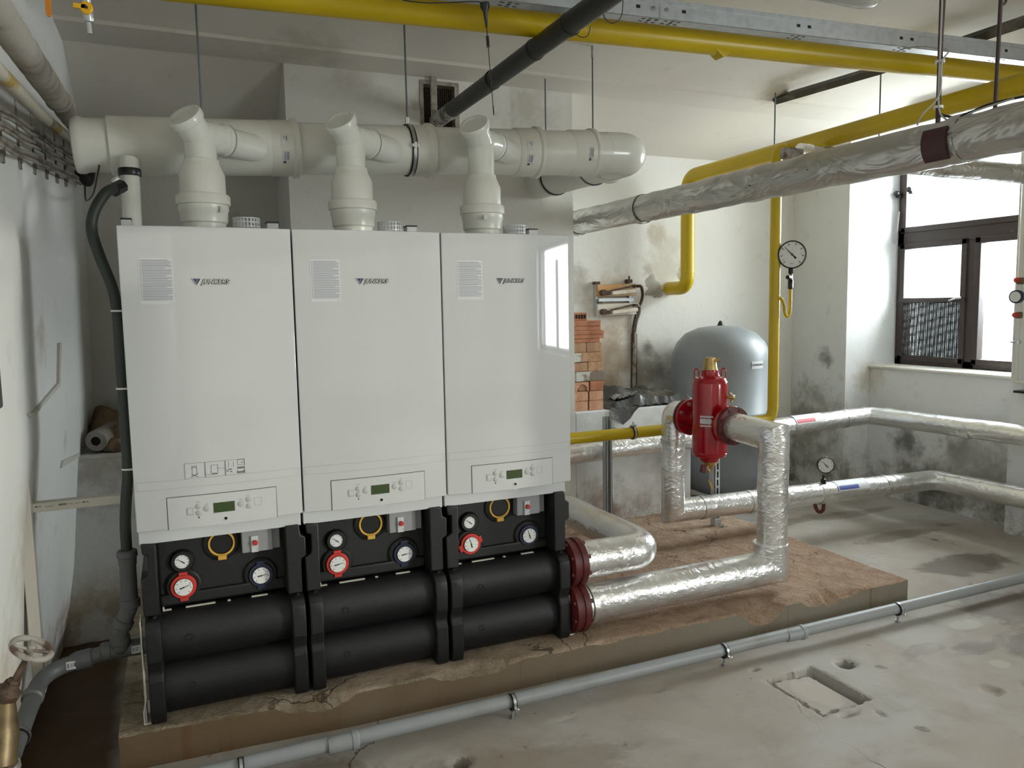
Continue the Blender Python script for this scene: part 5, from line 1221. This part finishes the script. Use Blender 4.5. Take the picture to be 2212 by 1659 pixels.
# wall scraps: raised plaster patch on the left wall
g = G(); 
y0, y1 = .22, 1.0
poly = [(.22, 1.165), (.27, 1.145), (.86, 1.2), (.95, 1.37), (.90, 1.37), (.83, 1.215), (.30, 1.16)]
vs0 = [Vector((lwx(y, z)+.009, y, z)) for y, z in poly]; vs1 = [Vector((lwx(y, z)-.02, y, z)) for y, z in poly]; n = len(poly)
g.add(vs0+vs1, [tuple(range(n))]+[(i, (i+1) % n, (i+1) % n+n, i+n) for i in range(n)])
emit('trim_2', g, M['beige'] if False else wall_mat('mortar', (204, 200, 190), [], 0), kind='structure', smooth=0)
g = G(); poly = [(.9, .86), (1.44, .815), (1.44, .83), (.93, .885)]
vs0 = [Vector((lwx(y, z)+.009, y, z)) for y, z in poly]; vs1 = [Vector((lwx(y, z)-.02, y, z)) for y, z in poly]; n = 4
g.add(vs0+vs1, [tuple(range(n))]+[(i, (i+1) % n, (i+1) % n+n, i+n) for i in range(n)])
emit('trim_3', g, bpy.data.materials['mortar'], kind='structure', smooth=0)

# left ledge: roll and rubble
rl = thing('foil_roll', (-.2, 1.55, .81), 'dusty hollow roll lying on the left ledge', 'roll')
g = G().lathe([(.022, 0), (.05, 0), (.052, .01), (.052, .27), (.03, .28)], (-.225, 1.50, .872), (.28, .9, .06), 28); wobble(g, .003, 14); emit('sleeve', g, 'old_pipe', rl)
emit('bore', G().lathe([(.022, -.001), (.022, .12)], (-.225, 1.50, .872), (.28, .9, .06), 20), 'void', rl)
def rock(c, s, seed, label):
    bm = bmesh.new(); bmesh.ops.create_icosphere(bm, subdivisions=3, radius=1); g = G()
    vs = []
    for v in bm.verts:
        p = Vector(v.co); k = 1+.35*mnoise.noise(p*1.3+Vector((seed, 0, 0)))+.12*mnoise.noise(p*3.5+Vector((0, seed, 0)))
        vs.append(Vector((c[0]+p.x*s[0]*k, c[1]+p.y*s[1]*k, max(c[2]-s[2]*.8, c[2]+p.z*s[2]*k))))
    g.add(vs, [tuple(q.index for q in f.verts) for f in bm.faces]); bm.free()
    return emit('rock', g, 'rock', None, label, 'rock', 'rubble on the left ledge', 'thing', smooth=50)
rock((-.145, 1.53, .842), (.055, .05, .04), 2, 'rounded lump of rubble right beside the hollow roll on the left ledge')
rock((-.085, 1.60, .885), (.07, .05, .085), 5, 'biggest tan rubble lump on the left ledge, against the drain hose')
rock((-.19, 1.78, .90), (.1, .07, .11), 9, 'dark rubble lump at the back of the left ledge above the roll')
rock((-.05, 1.78, .91), (.09, .07, .12), 12, 'dark rubble lump at the back of the left ledge behind the hose')
emit('pipe_stub', G().tube([(.53, 1.92, 2.32), (.60, 1.70, 2.30)], .04, 18), 'rust', None, 'dark rusty pipe stub beside the chimney breast above the flue pipe', 'pipe')

# ------------------------------------------------------------------ fuse boards and their conduit on the rear wall
def fuse(z, tilt, mat, label):
    t = thing('fuse_holder', (3.1, 2.2, z), label, 'fuse holder', 'old fuse holders on the rear wall')
    x0, x1 = 2.945, 3.27
    emit('base_board', G().box((x0, 2.15, z), (x1, 2.2, z+.085), Matrix.Rotation(tilt, 3, 'Y')), mat, t, bevel=.003)
    emit('fuse_handle', G().prism_y([(x0+.10, z+.008), (x1-.01, z+.025), (x1-.012, z+.052), (x0+.10, z+.035)], 2.11, 2.15), 'ceramic', t, bevel=.004)
    emit('blade', G().tube([(x0+.09, 2.125, z+.038), (x1-.03, 2.125, z+.074)], .006, 6), 'rust', t)
    emit('contact', G().cyl((x0+.035, 2.15, z+.025), (x0+.035, 2.11, z+.025), .022, 14).cyl((x0+.075, 2.15, z+.022), (x0+.075, 2.12, z+.022), .014, 12), 'rust', t)
    emit('contact', G().cyl((x1-.03, 2.15, z+.07), (x1-.03, 2.115, z+.07), .01, 10), 'rust', t); return t
fuse(1.545, -.02, 'orange_wood', 'upper fuse holder, orange board, on the rear wall above the bricks')
fuse(1.408, -.02, 'ceramic', 'lower pale fuse holder on the rear wall above the bricks')
fd = thing('wall_bracket', (3.1, 2.2, 1.4), 'grey metal frame between and behind the two fuse holders', 'bracket')
emit('rail', G().box((2.95, 2.14, 1.508), (3.24, 2.16, 1.53)).box((2.94, 2.17, 1.40), (2.955, 2.2, 1.64)).box((3.22, 2.17, 1.47), (3.24, 2.2, 1.67)), 'galv', fd)
emit('clip', G().box((2.93, 2.15, 1.63), (2.965, 2.2, 1.65)), 'rust', fd); emit('clip', G().box((3.20, 2.15, 1.64), (3.235, 2.2, 1.665)).cyl((3.22, 2.17, 1.65), (3.22, 2.17, 1.69), .006, 8), 'rust', fd); emit('clip', G().box((2.95, 2.14, 1.495), (2.975, 2.2, 1.508)), 'rust', fd)
cable('conduit_cable', [(3.262, 2.13, 1.615), (3.31, 2.15, 1.61), (3.335, 2.17, 1.55), (3.325, 2.18, 1.49), (3.305, 2.18, 1.46), (3.28, 2.18, 1.39), (3.265, 2.185, 1.31), (3.262, 2.185, 1.2)], .011, 'rust', 'brown cable curving from the upper fuse holder down to the conduit')
cable('conduit_cable', [(3.262, 2.13, 1.475), (3.30, 2.16, 1.47), (3.31, 2.17, 1.43), (3.29, 2.18, 1.35), (3.28, 2.185, 1.28), (3.278, 2.185, 1.2)], .009, 'cable_clip', 'grey cable from the lower fuse holder down to the conduit')
emit('conduit', wobble(G().tube(dense([(3.275, 2.185, 1.28), (3.27, 2.185, .84)], .03), .015, 12), .003, 20), 'wheel', None, 'peeling upright conduit below the fuse holders', 'conduit', smooth=60)
emit('wall_chase', wobble(G().box((3.252, 2.19, .83), (3.30, 2.199, 1.27)), .006, 18), 'rust', None, 'dark chase strip in the rear wall behind the peeling conduit', 'chase')

# ------------------------------------------------------------------ bricks and tiles on the right ledge
BYF = 1.475
def brick(x0, x1, z0, z1, mat, label, y0=BYF, depth=.115, rot=0, notch=False):
    g = G()
    if notch:
        a = [(x0, z0), (x0+.028, z0)]+[((x0+x1)/2+.004-.033*math.cos(PI*k/8), z0+.042*math.sin(PI*k/8)**.7) for k in range(9)]+[(x1, z0), (x1, z1), (x0, z1)]
        g.prism_y(a, y0, y0+.02); g.box((x0+.0, y0+.02, z0), (x1, y0+depth, z1))
    else: g.box((x0, y0, z0), (x1, y0+depth, z1), Matrix.Rotation(rot, 3, 'Z') if rot else None)
    return emit('brick', g, mat, None, label, 'brick', 'bricks stacked on the right ledge', bevel=.004, smooth=0)
brick(2.388, 2.478, .8325, .893, 'brick', 'bottom left brick of the stack on the right ledge')
brick(2.488, 2.588, .8325, .893, 'brick', 'bottom right brick of the stack, next to the black sheeting')
brick(2.388, 2.480, .894, .953, 'brick', 'left brick in the second layer of the stack')
brick(2.490, 2.588, .894, .953, 'brick', 'right brick in the second layer of the stack')
brick(2.392, 2.486, .954, 1.012, 'brick', 'brick with an arched hollow in its end, third layer of the stack', notch=True)
brick(2.496, 2.59, .954, 1.015, 'tile_red', 'plain reddish brick in the third layer beside the hollow one')
brick(2.40, 2.604, 1.016, 1.076, 'brick_white', 'long half white brick in the fourth layer of the stack')
brick(2.386, 2.478, 1.077, 1.133, 'brick_dull', 'dull left brick in the fifth layer, resting on the half white one')
brick(2.480, 2.585, 1.077, 1.135, 'brick_tan', 'tan right brick in the fifth layer, resting on the half white one')
brick(2.378, 2.582, 1.136, 1.194, 'brick_tan', 'long tan brick with whitewashed left end, sixth layer of the stack')
emit('whitewash', wobble(G().box((2.376, BYF-.003, 1.138), (2.432, BYF+.002, 1.192)), .003, 40), 'brick_white', bpy.data.objects[[o.name for o in bpy.data.objects if o.get('label', '').startswith('long tan brick')][0]], 'white lime patch') 
brick(2.380, 2.470, 1.195, 1.254, 'brick_dull', 'left brown brick directly below the roof tiles')
brick(2.472, 2.576, 1.195, 1.254, 'brick_dull', 'right brown brick directly below the roof tiles')
TL = ['lowest', 'second lowest', 'middle', 'second highest', 'highest']
z = 1.255
for k, (x1, h, rz) in enumerate(((2.568, .030, .0), (2.592, .030, .02), (2.594, .030, -.015), (2.572, .032, .03), (2.572, .04, -.02))):
    g = G().box((2.385, BYF-.004*k % .01, z), (x1, BYF+.2, z+h*.82), Matrix.Rotation(rz, 3, 'Z')); 
    emit('roof_tile', g, 'tile_red', None, TL[k]+' of the five flat red roof tiles on top of the bricks', 'roof tile', 'roof tiles on the brick stack', bevel=.004, smooth=0); z += h*.83
hb = thing('hollow_brick', (2.43, BYF+.05, z), 'small hollow clay block with square holes topping the tile stack', 'brick')
emit('block', G().box((2.372, BYF+.004, z), (2.478, BYF+.12, z+.05)), 'tile_red', hb, bevel=.003)
g = G()
for k in range(5): g.box((2.379+.0195*k, BYF+.002, z+.013), (2.391+.0195*k, BYF+.006, z+.038))
emit('holes', g, 'hole', hb, smooth=0)

# crumpled sheeting on the ledge
def sheet_h(x, y):
    q = Vector((x*7, y*7, 3)); w_ = mnoise.noise_vector(q*.6)*.9; q = q+w_; h = .02+.055*max(0, .5-abs(mnoise.noise(q*.7)))*1.5+.03*max(0, .45-abs(mnoise.noise(q*1.7+Vector((5, 0, 0)))))*1.3+.012*max(0, .4-abs(mnoise.noise(q*4.1)))
    e = min((x-2.60)/.08, (3.30-x)/.1, 1); return .835+max(.003, h*max(0, e))+.05*max(0, 1-abs(x-2.82)/.14)*max(0, 1-abs(y-1.8)/.3)
g = G(); rows = []
ny = 44
for j in range(ny+1):
    v = j/ny; row = []
    for i in range(64):
        u = i/63; x = 2.61+.67*u; y = 1.452+.6*v+.02*mnoise.noise(Vector((x*6, 0, 1)))
        row.append(Vector((x, y, sheet_h(x, y)*1 if v > .03 else .836+.02*abs(mnoise.noise(Vector((x*14, 7, 0)))))))
    rows.append(row)
g.sheet(rows)
ps = emit('plastic_sheeting', g, 'sheeting', None, 'crumpled dusty black plastic sheeting on the right ledge beside the bricks', 'plastic sheet', smooth=55)
g = G().sheet([[Vector((2.62+.22*u/8, 1.449-.004*v, .842-(.11*v/5)*(1-abs(u-3)/6 if u < 8 else .2)*(1 if u < 5 else max(0, (8-u)/3)))) for u in range(9)] for v in range(6)])
emit('hanging_flap', g, 'sheeting', ps, 'dark flap hanging over the ledge edge', smooth=40)
g = G(); rows = []
for j in range(14):
    rows.append([Vector((2.70+.13*i/13+.02*j/13, 1.46+.17*j/13, sheet_h(2.70+.13*i/13, 1.46+.17*j/13)+.02+.014*mnoise.noise(Vector((i*.5, j*.5, 0))))) for i in range(14)])
g.sheet(rows); emit('plastic_bag', g, 'bag_grey', None, 'small grey plastic bag lying on the black sheeting', 'plastic bag', smooth=60)
emit('wooden_slat', G().box((2.60, 1.9, .915), (2.9, 1.93, .927), Matrix.Rotation(.12, 3, 'Y')), 'orange_wood', None, 'thin pale slat lying behind the brick stack on the ledge', 'slat')

# ------------------------------------------------------------------ pvc pipe on the floor
fpz = .062
fl = thing('floor_pipe', (2, -.245, .03), 'long grey plastic pipe clipped along the floor in front of the plinth', 'pipe')
pA, pB = Vector((-.15, -.235, fpz)), Vector((5.2, -.247, fpz+.004))
emit('pipe', G().tube([pA, pB], .025, 28), 'pvc', fl)
for x in (.605, 2.545): emit('coupling', G().lathe([(.0255, -.075), (.028, -.06), (.028, .0), (.032, .004), (.032, .02), (.027, .026)], (x, -.246, fpz), (1, 0, 0), 28), 'pvc', fl)
for x, nm in ((.26, 'floor pipe clip at the left bottom edge'), (1.19, 'floor pipe clip in front of the middle pump group'), (2.14, 'floor pipe clip below the foil pipe on the plinth'), (3.135, 'floor pipe clip at the right end of the plinth'), (4.12, 'floor pipe clip near the right edge')):
    c = Vector((x, -.246, fpz)); cl = clamp('pipe_clip', c, (1, 0, 0), .0245, nm, w=.009); cl['category'] = 'pipe clip'; cl['group'] = 'clips on the grey floor pipe'
    emit('clip_screw', G().lathe([(.006, 0), (.006, .008), (.004, .012)], c+Vector((.004, -.034, -.012)), (0, -1, -.2), 8).box((x-.006, c.y-.042, c.z-.018), (x+.008, c.y-.026, c.z-.008)), 'chrome', cl)
    emit('stand_off', G().cyl((x, -.25, 0), (x, -.25, fpz-.024), .006, 10).lathe([(.012, 0), (.012, .012)], (x, -.25, 0.0), (0, 0, 1), 6), 'steel', cl)

# ------------------------------------------------------------------ fittings on the right pier
rv = thing('radiator_riser', (4.77, .33, .9), 'painted riser pipe with red valve handles at the right edge', 'pipe')
rx, ry = 4.838, .37
emit('pipe', G().tube([(rx, ry, 2.2676), (rx, ry, 0.9735), (rx-.02, ry-.2, 0.9633)], .014, 14), 'wall_paint' if 'wall_paint' in M else 'pp', rv)
for z in (1.5883, 1.3786): emit('valve_handle', G().lathe([(.016, 0), (.018, .01), (.01, .02)], (rx-.02, ry+.004, z), (-1, .1, 0), 10).box((rx-.03, ry-.016, z-.01), (rx-.018, ry+.016, z+.01)), 'red_plastic', rv, 'small red handle', bevel=.002)
emit('valve_body', G().lathe([(.016, 0), (.022, .005), (.022, .035), (.016, .04)], (rx, ry, 1.5617), (0, 0, 1), 8), 'old_brass', rv)
emit('valve_body', G().lathe([(.016, 0), (.022, .005), (.022, .035), (.016, .04)], (rx, ry, 1.3571), (0, 0, 1), 8), 'old_brass', rv)
mt = emit('meter', G().lathe([(.038, 0), (.04, .006), (.04, .03), (.03, .034)], (rx-.01, ry, 1.4881), (-1, -.1, 0), 24), 'blue_plastic', rv, 'round water meter')
emit('meter_dial', G().lathe([(.031, 0), (.031, .002)], (rx-.043, ry-.003, 1.4881), (-1, -.1, 0), 24), 'dial', mt)
emit('clip', G().lathe([(.0145, -.008), (.019, -.008), (.019, .008), (.0145, .008)], (rx, ry, 1.2139), (0, 0, 1), 14, caps=False).box((rx-.02, ry+.012, 1.2088), (rx+.04, ry+.03, 1.219)), 'steel', rv)
emit('black_bracket', G().box((4.82, .27, .906), (4.905, .37, .920)), 'black_plastic', None, 'black bar sticking out at the right edge below the riser', 'bracket')
emit('cord', G().tube(spline([(5.27, 1.60, 2.15), (5.26, 1.605, 2.02), (5.255, 1.615, 1.94), (5.25, 1.62, 1.91)], 8), .006, 8), 'wire_grey', w1, 'pale cord hanging beside the frame')
for q, nm in (((5.27, 1.61, 2.285), 'left'), ((5.27, 1.50, 2.30), 'right')):
    rock_ = emit('insulator', G().lathe([(.012, 0), (.02, .01), (.02, .03), (.012, .04)], q, (-1, 0, 0), 12).box((q[0]-.01, q[1]-.015, q[2]-.03), (q[0]+.03, q[1]+.015, q[2]+.0)), 'black_plastic', None, nm+' one of two black fittings at the window head', 'fitting')
